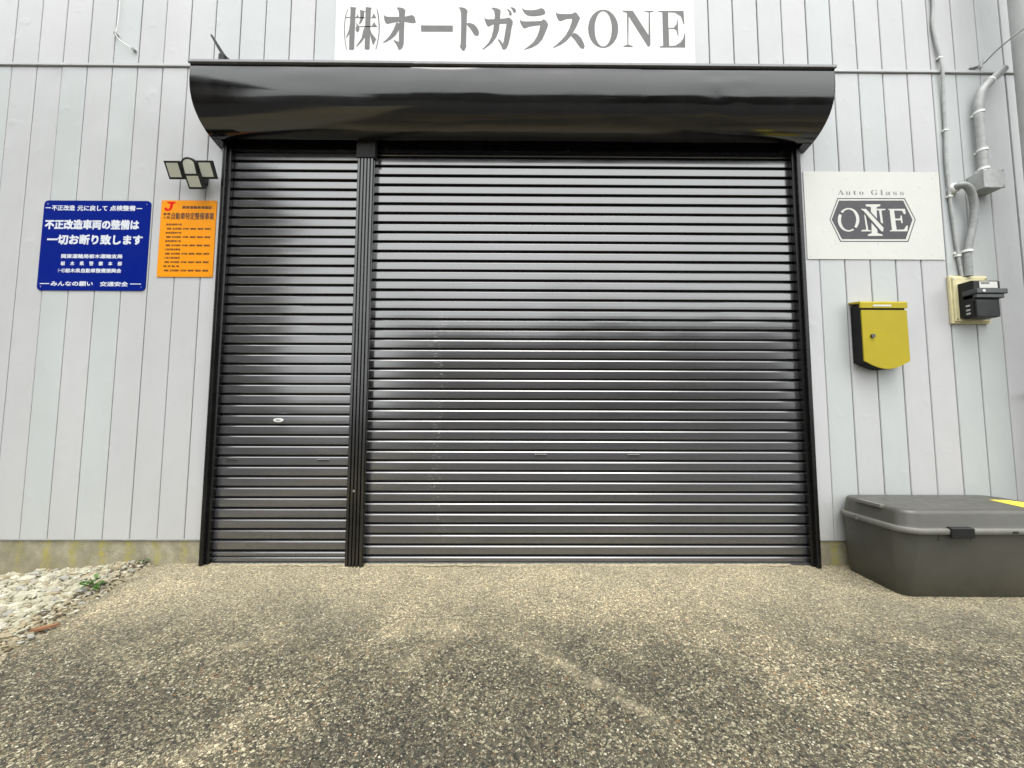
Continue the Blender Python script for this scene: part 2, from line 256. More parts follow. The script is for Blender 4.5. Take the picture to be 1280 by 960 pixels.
def foundation_material():
    q = NM('mossy_foundation'); px, py, pz = q.xyz()
    c = q.ramp(q.noise(5, 8, .7), [(.25, (.13, .115, .08)), (.5, (.24, .22, .155)), (.75, (.40, .37, .28))])
    pits = q.vor(70); c = q.mix(q.math('MULTIPLY', q.ramp(pits.outputs['Distance'], [(.10, 1), (.3, 0)]), q.ramp(q.noise(12, 4), [(.45, 0), (.6, 1)])), c, (.07, .062, .04))
    # moss runs down below each siding seam, where rain drips
    ph = q.math('FRACT', q.math('DIVIDE', q.math('ADD', q.math('ADD', px, q.math('MULTIPLY', q.math('SUBTRACT', q.noise(7, 3), .5), .10)), 3.288+1.834*2+.0917), .1834))
    d = q.math('ABSOLUTE', q.math('SUBTRACT', ph, .5))
    run = q.ramp(d, [(.02, 1), (.20, 0)])
    on = q.ramp(q.noise(2.6, 3, .6, q.map((1, 1, .15))), [(.36, 0), (.50, 1)])
    f = q.math('MULTIPLY', q.math('MULTIPLY', run, on), q.ramp(q.noise(34, 6, .75), [(.40, .05), (.56, 1)]))
    c = q.mix(q.math('MULTIPLY', f, .85), c, (.31, .275, .04))
    g = q.ramp(q.noise(9, 6, .75), [(.50, 0), (.66, 1)])
    c = q.mix(q.math('MULTIPLY', g, .55), c, (.20, .195, .07))
    base = q.n('ShaderNodeMapRange'); base.inputs[1].default_value = .0; base.inputs[2].default_value = .13
    base.inputs[3].default_value = .7; base.inputs[4].default_value = 0; q.l(pz, base.inputs[0])
    c = q.mix(q.math('MULTIPLY', base.outputs[0], q.ramp(q.noise(14, 4), [(.3, .3), (.6, 1)])), c, (.22, .19, .12))
    h = q.mix(.5, q.noise(60, 6, .7), q.ramp(pits.outputs['Distance'], [(.05, 0), (.2, 1)]))
    return q.set(col=c, rough=.92, nrm=q.bump(h, .6, .004))
M_FOUND = foundation_material()
SEAMS = [(.016, -.79, .221, -.957, .04, .6), (.221, -.957, .55, -1.27, .045, .85), (-1.40, -.90, -1.03, -.79, .035, .75), (-1.79, -.91, -1.50, -1.01, .045, .7), (-.61, -.74, -.14, -.70, .10, .55), (-.30, -.80, -.48, -1.05, .09, .35), (-1.03, -1.46, -.90, -1.23, .045, .65), (.8, -.85, 1.35, -1.2, .08, .3)]
def driveway_material():
    q = NM('exposed_aggregate_concrete'); px, py, pz = q.xyz()
    # three sizes of stone in a tan cement paste
    def stones(sc, seed):
        v = q.map((1, 1, .02), (seed, seed*1.7, 0)); wob = q.n('ShaderNodeVectorMath'); wob.operation = 'ADD'
        nn = q.n('ShaderNodeTexNoise'); nn.inputs['Scale'].default_value = sc*1.3; q.l(v, nn.inputs['Vector'])
        sc_ = q.n('ShaderNodeVectorMath'); sc_.operation = 'SCALE'; sc_.inputs['Scale'].default_value = .55/sc
        q.l(nn.outputs['Color'], sc_.inputs[0]); q.l(v, wob.inputs[0]); q.l(sc_.outputs[0], wob.inputs[1])
        vo = q.vor(sc, 'F1', wob.outputs[0]); ed = q.vor(sc, 'DISTANCE_TO_EDGE', wob.outputs[0])
        sep = q.n('ShaderNodeSeparateColor'); q.l(vo.outputs['Color'], sep.inputs[0])
        return sep.outputs, ed.outputs['Distance']
    (r1, g1, b1), e1 = stones(90, 0); (r2, g2, b2), e2 = stones(165, 3.1)
    pal = [(0, (.06, .058, .044)), (.14, (.14, .135, .10)), (.28, (.26, .24, .175)), (.44, (.42, .385, .285)), (.56, (.19, .19, .15)), (.66, (.58, .54, .41)), (.80, (.32, .245, .16)), (.86, (.85, .80, .65)), (.985, (.40, .24, .12))]
    s1 = q.ramp(r1, pal, 'CONSTANT'); s2 = q.ramp(r2, pal, 'CONSTANT')
    m1 = q.math('MULTIPLY', q.ramp(e1, [(.05, 0), (.13, 1)]), q.math('GREATER_THAN', g1, .38))
    m2 = q.ramp(e2, [(.05, 0), (.14, 1)])
    paste = q.ramp(q.noise(30, 6, .7), [(.3, (.07, .065, .048)), (.7, (.20, .18, .13))])
    c = q.mix(m2, paste, s2); c = q.mix(m1, c, s1)
    # weathering in large patches: dark algae bloom in the middle, pale worn arcs
    big = q.noise(1.05, 6, .62, q.map((1, 1.15, 1), (2.3, 5.1, 0)), .7)
    med = q.noise(4.5, 6, .65)
    dark = q.ramp(q.mix(.3, big, med), [(.38, (.23, .225, .195)), (.5, (.39, .37, .31)), (.60, (.62, .575, .48))])
    c = q.mix(1, c, dark, 'MULTIPLY')
    # paler, yellower concrete towards the doors
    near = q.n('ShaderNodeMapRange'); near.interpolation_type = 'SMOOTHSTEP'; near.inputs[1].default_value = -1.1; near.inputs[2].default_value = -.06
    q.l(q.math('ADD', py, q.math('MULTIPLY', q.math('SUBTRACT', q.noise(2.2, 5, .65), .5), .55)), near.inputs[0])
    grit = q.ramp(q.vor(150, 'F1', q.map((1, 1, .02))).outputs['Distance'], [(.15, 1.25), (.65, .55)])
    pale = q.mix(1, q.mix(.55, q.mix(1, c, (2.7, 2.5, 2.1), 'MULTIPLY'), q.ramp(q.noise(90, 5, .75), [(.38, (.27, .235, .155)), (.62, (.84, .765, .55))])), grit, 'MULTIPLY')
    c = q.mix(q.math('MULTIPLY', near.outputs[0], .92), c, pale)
    # broken pale seams where the paste has worn through
    wob = q.math('MULTIPLY', q.math('SUBTRACT', q.noise(4.5, 5, .7), .5), .16)
    brk = q.ramp(q.noise(11, 6, .75), [(.40, .1), (.58, 1)])
    for x0, y0, x1, y1, wd, amt in SEAMS:
        L = math.hypot(x1-x0, y1-y0); ux, uy = (x1-x0)/L, (y1-y0)/L
        dx = q.math('SUBTRACT', px, x0); dy = q.math('SUBTRACT', py, y0)
        al = q.math('ADD', q.math('MULTIPLY', dx, ux), q.math('MULTIPLY', dy, uy))
        ac = q.math('ABSOLUTE', q.math('ADD', wob, q.math('ADD', q.math('MULTIPLY', dx, -uy), q.math('MULTIPLY', dy, ux))))
        k = q.math('MULTIPLY', q.math('MULTIPLY', q.band(al, 0, L, .06), q.ramp(ac, [(0, 1), (wd, 0)])), brk)
        c = q.mix(q.math('MULTIPLY', k, amt), c, q.mix(.5, (.34, .30, .21), q.mix(1, c, (2.6, 2.5, 2.2), 'MULTIPLY')))
    h = q.mix(.45, q.math('MULTIPLY', m1, q.math('ADD', b1, .5)), q.math('MULTIPLY', m2, b2))
    n1 = q.bump(h, 1.0, .006); n2 = q.bump(q.noise(420, 4, .7), .3, .0015, n1)
    return q.set(col=c, rough=.86, nrm=n2)
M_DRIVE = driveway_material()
def dirt_material():
    q = NM('gravel_bed_dirt')
    c = q.ramp(q.noise(22, 8, .75), [(.25, (.085, .065, .035)), (.45, (.18, .15, .085)), (.6, (.34, .31, .22)), (.75, (.45, .42, .33))])
    return q.set(col=c, rough=.95, nrm=q.bump(q.noise(70, 6, .75), .9, .012))
M_DIRT = dirt_material()
def stone_mat(name, a, b):
    q = NM(name); c = q.ramp(q.noise(55, 6, .7), [(.3, a), (.7, b)])
    return q.set(col=c, rough=.95, nrm=q.bump(q.noise(160, 4, .7), .8, .004))
M_ST = [stone_mat('cream_stone', (.22, .205, .145), (.42, .40, .30)), stone_mat('white_stone', (.34, .325, .25), (.50, .48, .385)),
        stone_mat('grey_stone', (.20, .195, .165), (.34, .33, .29)), stone_mat('tan_stone', (.20, .165, .10), (.33, .285, .19)), stone_mat('shaded_earth_clod', (.028, .020, .011), (.085, .063, .036))]
def asphalt_material():
    q = NM('asphalt'); v = q.vor(140)
    c = q.mix(.5, q.ramp(v.outputs['Distance'], [(.1, .075), (.6, .04)]), q.ramp(q.noise(1.5, 6), [(.3, (.04, .04, .04)), (.7, (.07, .068, .064))]))
    return q.set(col=c, rough=.9, nrm=q.bump(v.outputs['Distance'], .4, .004))
M_ASPH = asphalt_material()

def shutter_material():
    """charcoal baked enamel on steel: glossy above, chalky and scuffed low down"""
    q = NM('charcoal_shutter_enamel'); px, py, pz = q.xyz()
    c = q.ramp(q.noise(3, 5, .6, q.map((1, 1, 6))), [(.3, (.020, .020, .022)), (.7, (.029, .029, .032))])
    dust = q.n('ShaderNodeMapRange'); dust.inputs[1].default_value = .05; dust.inputs[2].default_value = 1.7
    dust.inputs[3].default_value = 1; dust.inputs[4].default_value = .12; q.l(pz, dust.inputs[0])
    dn = q.math('MULTIPLY', dust.outputs[0], q.ramp(q.noise(2.6, 6, .7, q.map((1, 1, 2.5))), [(.3, .35), (.7, 1)]))
    c = q.mix(q.math('MULTIPLY', dn, .38), c, (.062, .064, .071))
    # scraped track wandering down the wide door, and boot scuffs along the foot of the narrow one
    wob = q.math('MULTIPLY', q.math('SUBTRACT', q.noise(2.1, 3, .6), .5), .30)
    x1 = q.math('ADD', px, wob)
    trk = q.math('MULTIPLY', q.band(x1, -.53, -.47, .03), q.band(pz, .25, 1.75, .05))
    sc = q.ramp(q.noise(1, 3, .6, q.map((26, 1, 150))), [(.585, 0), (.64, 1)])
    c = q.mix(q.math('MULTIPLY', q.math('MULTIPLY', trk, sc), .75), c, (.38, .38, .37))
    ft = q.math('MULTIPLY', q.band(px, -1.80, -1.25, .06), q.band(pz, .09, .26, .015))
    s2 = q.ramp(q.noise(1, 3, .6, q.map((42, 1, 30))), [(.49, 0), (.55, 1)])
    c = q.mix(q.math('MULTIPLY', q.math('MULTIPLY', ft, s2), .8), c, (.012, .012, .013))
    specks = q.ramp(q.noise(110, 2, .5), [(.78, 0), (.82, 1)])
    c = q.mix(q.math('MULTIPLY', specks, q.math('MULTIPLY', dust.outputs[0], .5)), c, (.3, .3, .29))
    wear = q.ramp(q.noise(1.7, 4, .6, q.map((1, 1, 1.6))), [(.3, -.03), (.7, .05)])
    ro = q.math('ADD', q.math('ADD', q.math('MULTIPLY', dn, .12), .13), wear)
    w1 = q.noise(1, 2, .4, q.map((1.1, 1, 2.2))); n1 = q.bump(w1, .42, .02)
    n2 = q.bump(q.noise(240, 3), .05, .0005, n1)
    dent = q.math('MULTIPLY', trk, q.noise(1, 2, .5, q.map((14, 1, 20)))); n3 = q.bump(dent, .25, .004, n2)
    return q.set(col=c, rough=ro, ior=2.45, nrm=n3)
M_SLAT = shutter_material()
def gloss_black(name, base, rough, ior, wstr, wsc=(1.1, 3, 5)):
    q = NM(name)
    c = q.ramp(q.noise(4, 5), [(.3, tuple(b*.8 for b in base)), (.7, tuple(b*1.3 for b in base))])
    dust = q.ramp(q.noise(9, 6, .7), [(.5, 0), (.8, .035)]); c = q.mix(dust, c, (.20, .20, .19))
    n1 = q.bump(q.noise(1, 3, .55, q.map(wsc)), wstr, .02); n2 = q.bump(q.noise(300, 2), .06, .0005, n1)
    return q.set(col=c, rough=q.ramp(q.noise(6, 4), [(.3, rough), (.7, rough+.1)]), ior=ior, nrm=n2)
M_HOOD = gloss_black('hood_black_enamel', (.003, .0031, .0032), .06, 1.66, .05, (.7, 2, 2))
M_RAIL = gloss_black('rail_black', (.004, .004, .004), .2, 1.42, .08, (2, 2, .6))
M_MULL = gloss_black('mullion_black', (.002, .002, .002), .14, 1.8, .10, (2, 2, .5))
M_BLACK = plain('black_plastic', (.006, .0065, .0065), .45, spec=.3)
M_VOID = plain('recess_shade_black', (.012, .012, .012), .7)  # near-black colour that paints in the shade of recesses and openings
M_SIGNW = plain('white_sign_board', (.57, .58, .57), .35, var=.015, bstr=.02)
M_CREAMSIGN = plain('ivory_sign_board', (.50, .505, .47), .32, var=.02, bstr=.02)
M_GREYVINYL = plain('grey_vinyl_lettering', (.135, .137, .135), .8, var=.05)
M_LOGO = plain('charcoal_vinyl', (.045, .045, .05), .6, var=.08)
M_LOGOTXT = plain('brown_grey_vinyl', (.16, .15, .14), .4, var=.05)
M_BLUE = plain('blue_enamel', (.0008, .010, .16), .38, var=.03, nscale=3, bstr=.02, spec=.05)
M_WTXT = plain('white_print', (.55, .58, .63), .4, var=.03)
M_ORANGE = plain('orange_enamel', (.66, .235, .0), .45, var=.03, bstr=.02, spec=.2)
M_BRTXT = plain('dark_brown_print', (.07, .020, .004), .45, var=.05)
M_RED = plain('red_print', (.55, .006, .003), .5, var=.05, spec=.1)
M_SCREW = plain('zinc_screw', (.5, .5, .48), .3, metal=1.0)
M_PIPE = plain('painted_conduit', (.31, .32, .315), .45, var=.16, nscale=25)
M_PIPE2 = plain('large_grey_pipe', (.39, .40, .395), .4, var=.10, nscale=6)
M_CLIP = plain('white_clip', (.72, .73, .71), .4)
M_FLEX = plain('grey_flexible_conduit', (.24, .25, .245), .5, var=.16, nscale=40)
M_JBOX = plain('grey_pvc_box', (.31, .32, .315), .5, var=.14, nscale=30)
M_CREAM = plain('cream_bakelite', (.56, .51, .30), .5, var=.09, nscale=18)
M_MAIL = plain('mustard_powder_coat', (.34, .275, .012), .48, var=.05, nscale=5, bstr=.15, bscale=400, spec=.2)
M_MAILB = plain('black_powder_coat', (.006, .0065, .0065), .55, spec=.25)
M_BOX = plain('olive_grey_polythene', (.056, .055, .045), .42, var=.10, nscale=7, bscale=500, bstr=.12)
M_BOXR = plain('worn_olive_grey_rim', (.125, .123, .107), .5, var=.12, nscale=12)
M_YEL = plain('yellow_sticker', (.80, .66, .03), .4, var=.06)
M_LAMPF = plain('lamp_black_frame', (.012, .012, .012), .4)
def led_mat():
    q = NM('led_panel_lens'); v = q.n('ShaderNodeTexBrick'); v.inputs['Scale'].default_value = 120; v.offset = 0
    v.inputs['Color1'].default_value = (.50, .51, .42, 1); v.inputs['Color2'].default_value = (.45, .46, .38, 1); v.inputs['Mortar'].default_value = (.46, .47, .40, 1)
    v.inputs['Mortar Size'].default_value = .03
    q.l(q.map((1, 1, 1), rot=(R(90), 0, 0)), v.inputs['Vector'])
    return q.set(col=v.outputs[0], rough=.15)
M_LED = led_mat()
M_SENS = plain('sensor_cover', (.48, .49, .42), .25)
M_LEAF = plain('weed_leaf', (.055, .13, .022), .5, var=.35, nscale=60)
M_STEM = plain('weed_stem', (.07, .10, .02), .6)
M_CHIP = plain('terracotta_chip', (.20, .095, .045), .85, var=.2, nscale=60, bstr=.5)
M_THRESH = stone_mat('pale_crumbled_mortar', (.16, .13, .08), (.46, .41, .28))

# ------------------------------------------------------------ the setting
def dz(x, y): return .068+.045*max(y, -3.6)
def edge_x(y): return -2.385-.205*max(y, -1.8) if y > -1.8 else -2.016
# open ground to the horizon
mb = MB(); n = 24; v = []
for j in range(n+1):
    for i in range(n+1):
        x = -400+800*i/n; y = -400+800*j/n; v.append((x, y, -.262))
mb.add(v, [(j*(n+1)+i, j*(n+1)+i+1, (j+1)*(n+1)+i+1, (j+1)*(n+1)+i) for j in range(n) for i in range(n)])
tag(mb.build('ground', M_ASPH), kind='structure', label='dark asphalt yard and street beyond the driveway')
# driveway slab
mb = MB(); nx, ny = 90, 90; v = []
for j in range(ny+1):
    t = j/ny; y = .02-3.6*t**1.6
    for i in range(nx+1):
        x0 = edge_x(y); x = x0+(8-x0)*(i/nx)
        z = dz(x, y)+.004*math.sin(x*2.1+y*1.3)+.003*math.sin(x*5.3-y*4.1)
        if i == 0: z -= .012; x += .012*math.sin(y*31)+.010*math.sin(y*73+1)
        v.append((x, y, z))
k = nx+1
fs = [(j*k+i, j*k+i+1, (j+1)*k+i+1, (j+1)*k+i) for j in range(ny) for i in range(nx)]
b0 = len(v)
for j in range(ny+1): q = v[j*k]; v.append((q[0]-.004, q[1], q[2]-.22))
fs += [(j*k, (j+1)*k, b0+j+1, b0+j) for j in range(ny)]
b1 = len(v)
for i in range(nx+1): q = v[ny*k+i]; v.append((q[0], q[1], -.30))
fs += [(ny*k+i, b1+i, b1+i+1, ny*k+i+1) for i in range(nx)]
mb.add(v, fs, 0, True)
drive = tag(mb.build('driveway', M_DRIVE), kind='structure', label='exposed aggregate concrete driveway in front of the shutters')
# pebbles standing proud of the driveway paste
ico = bmesh.new(); bmesh.ops.create_icosphere(ico, subdivisions=1, radius=1); ico.verts.index_update()
IV = [q.co.copy() for q in ico.verts]; IF = [tuple(a.index for a in q.verts) for q in ico.faces]; ico.free()
def pebble(mb, x, y, z, s, flat, mi, rg, sm=False, jl=.78, jh=1.15):
    a = rg.uniform(0, 6.28); ca, sa = math.cos(a), math.sin(a); ex = rg.uniform(.75, 1.4)
    vs = []
    for q in IV:
        k = s*rg.uniform(jl, jh); px, py, pz = q.x*k*ex, q.y*k/ex**.5, q.z*k*flat
        vs.append((x+px*ca-py*sa, y+px*sa+py*ca, z+pz))
    mb.add(vs, IF, mi, sm)
M_PEB = [stone_mat('pale_pebble', (.20, .18, .12), (.34, .31, .22)), stone_mat('white_pebble', (.36, .34, .26), (.52, .50, .40)),
         stone_mat('brown_pebble', (.12, .09, .055), (.21, .165, .10)), stone_mat('dark_pebble', (.045, .044, .036), (.09, .088, .07)), stone_mat('rust_pebble', (.22, .12, .06), (.30, .18, .09))]
rg = random.Random(3); mb = MB()
for _ in range(15000):
    y = -.05-1.75*rg.random()**.75; x = rg.uniform(edge_x(y)+.02, 2.6)
    s = rg.choice((.0018, .0022, .0026, .003, .0036, .0045)) * (1 if rg.random() < .985 else 1.5)
    pebble(mb, x, y, dz(x, y)+.004*math.sin(x*2.1+y*1.3)+.003*math.sin(x*5.3-y*4.1)+s*.05, s, .55, rg.choices(range(5), (42, 15, 20, 22, 1))[0], rg)
tag(mb.build('aggregate_pebbles', M_PEB), kind='stuff', label='small pebbles showing through the worn driveway surface')

# gravel strip left of the slab
def gz(x, y):
    d = max(0, edge_x(y)-x)
    z = dz(x, y)+.006 - .105*max(0, d-.05)**1.25/(1+.15*d) + .012*math.sin(x*7+y*3)*math.sin(y*6-x) + .006*math.sin(x*19)*math.sin(y*23)
    if d < .05: z -= .02*(1-d/.05)
    return z
mb = MB(); nx, ny = 110, 90; v = []
for j in range(ny+1):
    y = .03-7*(j/ny)**1.5
    for i in range(nx+1):
        x = edge_x(y)+.035-4.2*(i/nx)**1.25; v.append((x, y, gz(x, y)))
k = nx+1
mb.add(v, [(j*k+i, (j+1)*k+i, (j+1)*k+i+1, j*k+i+1) for j in range(ny) for i in range(nx)], 0, True)
tag(mb.build('gravel_bed', M_DIRT), kind='structure', label='earthy bed under the pale gravel left of the driveway')
rg = random.Random(11); mb = MB()
for _ in range(22000):
    y = .005-2.2*rg.random()**1.2; e = edge_x(y)
    d = rg.random()**1.15*2.2; x = e-.01-d
    if x < -4.6: continue
    if d < .05 and rg.random() < .3: continue
    s = rg.choice((.004, .005, .006, .008, .008, .011, .014, .020)) * (1 if d > .08 else .7)
    if rg.random() < .025 and d > .12: s = .034
    mi = rg.choices(range(5), (56, 21, 7, 15, 2) if d > .16 else (14, 6, 12, 26, 60))[0]  # dark clods crowd the slab edge: brown earth plus painted crevice shade
    if mi == 4: s = min(s, .0085)
    pebble(mb, x, y, gz(x, y)+s*rg.uniform(-.1, .5), s, rg.uniform(.45, .85), mi, rg, False, .55, 1.3)
tag(mb.build('gravel', M_ST), kind='stuff', label='pale crushed stone gravel beside the driveway')

# ------------------------------------------------------------ the workshop building
PITCH, X0 = .1834, -3.288
KS = range(-17, 53)
bld = thing('workshop_building', 'pale grey metal clad workshop wall behind the black shutters', 'building', (0, 0, -.26))
mb = MB(); mb.box(-6.6, 6.42, .13, 9, -.25, 6.2)
mb.box(-6.6, -2.05, .019, .13, .25, 6.2).box(2.085, 6.42, .019, .13, .25, 6.2).box(-2.05, 2.085, .019, .13, 3.0, 6.2)
mb.build('wall', M_DARKGAP, bld)
def roof():
    m = MB(); m.prism([(-.16, 6.2), (9.2, 6.2), (9.2, 6.4), (4.5, 7.3), (-.16, 6.4)], 'x', -6.8, 6.6); return m
roof().build('roof', M_PIPE2, bld)
# foundation, two runs
for a, b in ((-6.6, -2.047), (2.082, 6.42)):
    mb = MB(); mb.bbox(a, b, .006, .14, -.30, .226, .004); mb.build('foundation', M_FOUND, bld)
for a, b in ((-6.6, -2.048), (2.083, 6.42)):
    mb = MB(); mb.box(a, b, -.004, .02, .2265, .2305); mb.build('drip_flashing', M_PIPE, bld)
def sheet(z0, z1, wdt=PITCH-.0062):
    m = MB(); h = wdt/2; c = .0035
    # shallow folded sheet: chamfered long edges, flat face
    m.prism([(-h, .016), (-h, .004), (-h+c, 0), (h-c, 0), (h, .004), (h, .016)], 'z', z0, z1)
    return m
low = sheet(.232, 3.605).mesh('siding_sheet', M_SIDE); up = sheet(3.64, 6.19).mesh('siding_sheet_upper', M_SIDE)
short = sheet(3.0, 3.605).mesh('siding_sheet_short', M_SIDE)
def panel(me, x):
    o = link('siding_panel', me, bld, (x+rng.uniform(-.0006, .0006), rng.uniform(-.0005, .0005), .26))
    o.rotation_euler = (rng.uniform(-.0003, .0003), 0, rng.uniform(-.006, .006)); return o
for kk in KS:
    xc = X0+PITCH*(kk+.5); l, rr = xc-PITCH/2, xc+PITCH/2
    panel(up, xc)
    if rr < -2.045 or l > 2.08: panel(low, xc)
    elif l > -2.05 and rr < 2.085: panel(short, xc)
    else:   # sheets cut at the door frame
        a, b = (l+.003, -2.047) if l < -2.0 else (2.083, rr-.003)
        m = MB(); m.prism([(a, .016), (a, .003), (a+.003, 0), (b, 0), (b, .016)], 'z', .232, 3.605)
        m.build('siding_panel', M_SIDE, bld)
mb = MB(); mb.bbox(-6.6, 6.42, -.012, .018, 3.611, 3.633, .003); mb.build('belt_flashing', M_SIDE, bld)
mb = MB(); mb.box(-6.6, 6.42, .004, .017, 3.604, 3.6105); mb.build('flashing_shadow_gap', M_PIPE, bld)

# ------------------------------------------------------------ shutters
def slat_profile(t, bot):
    """(y, z) of one interlocking slat, t = top, bot = bottom"""
    return [(.0228, t), (.0183, t-.0066), (.0178, t-.0080), (.0177, t-.035), (.0180, bot+.0180), (.0200, bot+.0155), (.0250, bot+.0145), (.044, bot+.0135), (.044, bot+.0005), (.0228, bot), (.050, bot), (.050, t)]
def make_shutter(name, label, x0, x1, zoff, zbar):
    th = thing(name, label, 'shutter', ((x0+x1)/2, .03, .06))
    P = .0707; hw = (x1-x0)/2
    m = MB(); pr = slat_profile(P, 0)
    m.prism([(a-.03, b) for a, b in pr], 'x', -hw, hw)
    for i, fc in enumerate(m.f):
        c = sum((Vector(m.v[k]) for k in fc), Vector())/len(fc)
        if len(fc) == 4 and c.y > -.008 and c.z < .0148: m.m[i] = 1  # slat undersides get the dark material, so their shade is painted in
    me = m.mesh('slat', [M_SLAT, M_VOID])
    z = zoff; 
    while z < 3.03:
        o = link('slat', me, th, (rng.uniform(-.0008, .0008), rng.uniform(-.0012, .0012), z-.06))
        o.rotation_euler = (rng.uniform(-.010, .010), 0, rng.uniform(-.0003, .0003)); z += P
    mb = MB()
    pf = [(.0228, zoff-.002), (.018, zoff-.009)]+([(.018, .120), (.036, .115), (.036, .110), (.0228, .108), (.018, .101)] if zoff > .13 else [])+[(.018, .082), (.026, .079), (.006, .074), (.004, .066), (.046, .062), (.046, zoff-.002)]
    mb.prism(pf, 'x', x0, x1)
    mb.build('bottom_bar', M_SLAT, th); return th
sL = make_shutter('roller_shutter', 'narrow black roller shutter left of the fluted post', -2.018, -1.094, .144, .04)
sR = make_shutter('roller_shutter', 'wide black roller shutter right of the fluted post', -.972, 2.053, .1126, .04)
def pull(th, x, z):
    m = MB(); m.bbox(x-.043, x+.043, .0150, .019, z-.011, z+.011, .002); m.box(x-.038, x+.038, .0142, .0152, z-.004, z+.009, 1)
    m.build('finger_pull', [M_SLAT, M_VOID], th)
for x in (-1.903, -1.279): pull(sL, x, .754)
for x in (.216, .86): pull(sR, x, .792)
m = MB(); pts = [(.033*math.cos(a), .013*math.sin(a)) for a in [2*math.pi*i/20 for i in range(20)]]
m.prism([(-1.597+a, 1.032+b) for a, b in pts], 'y', .008, .02); m.prism([(-1.597+a*.55, 1.032+b*.5) for a, b in pts], 'y', .0065, .008, 1)
m.build('lock_cover', [M_CLIP, M_SCREW], sL)
for x, z in ((.255, 2.90),):
    for k in range(0): pass
# frame: two guide rails, fluted post, dark lintel, hood
fr = thing('door_surround', 'black steel surround with side rails and fluted post around both shutters', 'door surround', (0, 0, .05))
for s, xo in ((1, -2.046), (-1, 2.081)):
    m = MB()
    m.prism([(xo, .12), (xo, -.045), (xo+s*.006, -.048), (xo+s*.022, -.048), (xo+s*.026, -.045), (xo+s*.026, -.020), (xo+s*.041, -.018), (xo+s*.044, -.014), (xo+s*.044, .014), (xo+s*.024, .014), (xo+s*.024, .12)], 'z', .052, 3.01)
    m.build('guide_rail', M_RAIL, fr)
m = MB(); pr = [(-1.088, .06), (-1.088, -.020)]
xs = -1.086
for i in range(5):
    a = xs+i*.0232; pr += [(a, -.044), (a+.004, -.048), (a+.0165, -.048), (a+.0195, -.044), (a+.0195, -.036), (a+.0225, -.036)]
pr = pr[:-1]; pr += [(-.968, -.036), (-.966, -.020), (-.966, .06)]
m.prism(pr, 'z', .055, 3.0); m.build('post', M_MULL, fr)
m = MB(); m.cyl((-1.037, -.047, .563), (-1.037, -.052, .563), .008, n=12); m.build('screw', M_SCREW, fr)
m = MB(); m.box(-2.02, 2.076, -.004, .010, 2.978, 3.06); m.box(-2.02, 2.076, -.012, .010, 2.970, 2.978); m.build('lintel', M_RAIL, fr)
for x in (-.90, .42, 1.98):
    m = MB(); m.cyl((x, -.004, 2.992), (x, -.009, 2.992), .008, n=10); m.build('screw', M_SCREW, fr)
# the hood: three overlapping sheets with a folded lip
hood = thing('shutter_hood', 'glossy black rounded shutter hood above both doors', 'shutter box', (0, 0, 2.98))
prof0 = [(-.297, 3.347), (-.298, 3.31), (-.298, 3.275), (-.2965, 3.245), (-.292, 3.212), (-.284, 3.176), (-.272, 3.143), (-.256, 3.112), (-.234, 3.083), (-.206, 3.056), (-.173, 3.034), (-.139, 3.017), (-.107, 3.005), (-.085, 3.000)]
def hood_sheet(x0, x1, off):
    m = MB(); nx = max(8, int((x1-x0)/.05)); P = [Vector((0, a, b)) for a, b in prof0]; P = smoothline(P, 3); v = []
    for i in range(nx+1):
        x = x0+(x1-x0)*i/nx
        for j, p in enumerate(P):
            wv = .0013*math.sin(x*3.1+j*.1)+.0008*math.sin(x*7.3+1+j*.15)+.0022*math.exp(-((x-1.35)/.07)**2)*math.sin(j*.55)+.0016*math.exp(-((x-1.52)/.05)**2)*math.sin(j*.7)-.0020*math.exp(-((x+1.35)/.22)**2)*math.sin(j*.5)+.0012*math.exp(-((x+.2)/.10)**2)*math.sin(j*.4)
            v.append((x, p.y-off+wv*(1 if 0 < j < len(P)-1 else .3), p.z+.0005*math.sin(x*4+j*.2)))
    k = len(P); m.add(v, [(i*k+j, (i+1)*k+j, (i+1)*k+j+1, i*k+j+1) for i in range(nx) for j in range(k-1)], 0, True)
    # folded back edge so the sheet has a thickness
    v2 = [(a, b+.0025, c+.0006) for a, b, c in v]; m.add(v2, [(i*k+j, i*k+j+1, (i+1)*k+j+1, (i+1)*k+j) for i in range(nx) for j in range(k-1)], 0, True)
    b = [(x0, p.y-off, p.z) for p in P]+[(x0, p.y-off+.0025, p.z+.0006) for p in P]
    m.add(b, [(j, j+1, k+j+1, k+j) for j in range(k-1)]); b = [(x1, y, z) for _, y, z in b]; m.add(b, [(j, j+1, k+j+1, k+j) for j in range(k-1)])
    m.add([v[(i)*k+k-1] for i in range(nx+1)]+[(v[i*k+k-1][0], v[i*k+k-1][1]+.0025, v[i*k+k-1][2]+.02) for i in range(nx+1)], [(i, i+1, nx+2+i, nx+1+i) for i in range(nx)])
    return m
for a, b, o in ((-2.094, -.646, 0), (-.654, .86, .0036), (.852, 2.140, 0)): 
    m = hood_sheet(a, b, o); me = m.mesh('hood_panel', M_HOOD); link('hood_panel', me, hood)
for x0, x1 in ((-2.097, -2.0935), (2.1395, 2.143)):
    m = MB(); m.prism([(a-.001, b) for a, b in prof0]+[(-.03, 2.988), (0, 2.985), (0, 3.37), (-.297, 3.37)], 'x', x0, x1); m.build('end_cap', M_HOOD, hood)
for x0, x1, dx in ((-2.0935, -2.035, 0), (2.075, 2.1395, 0)):   # rounded corner returns under each end
    m = MB(); m.prism([(-.086, 2.9965), (-.03, 2.9885), (0, 2.985), (0, 3.05), (-.086, 3.05)], 'x', x0, x1); m.build('corner_return', M_HOOD, hood)
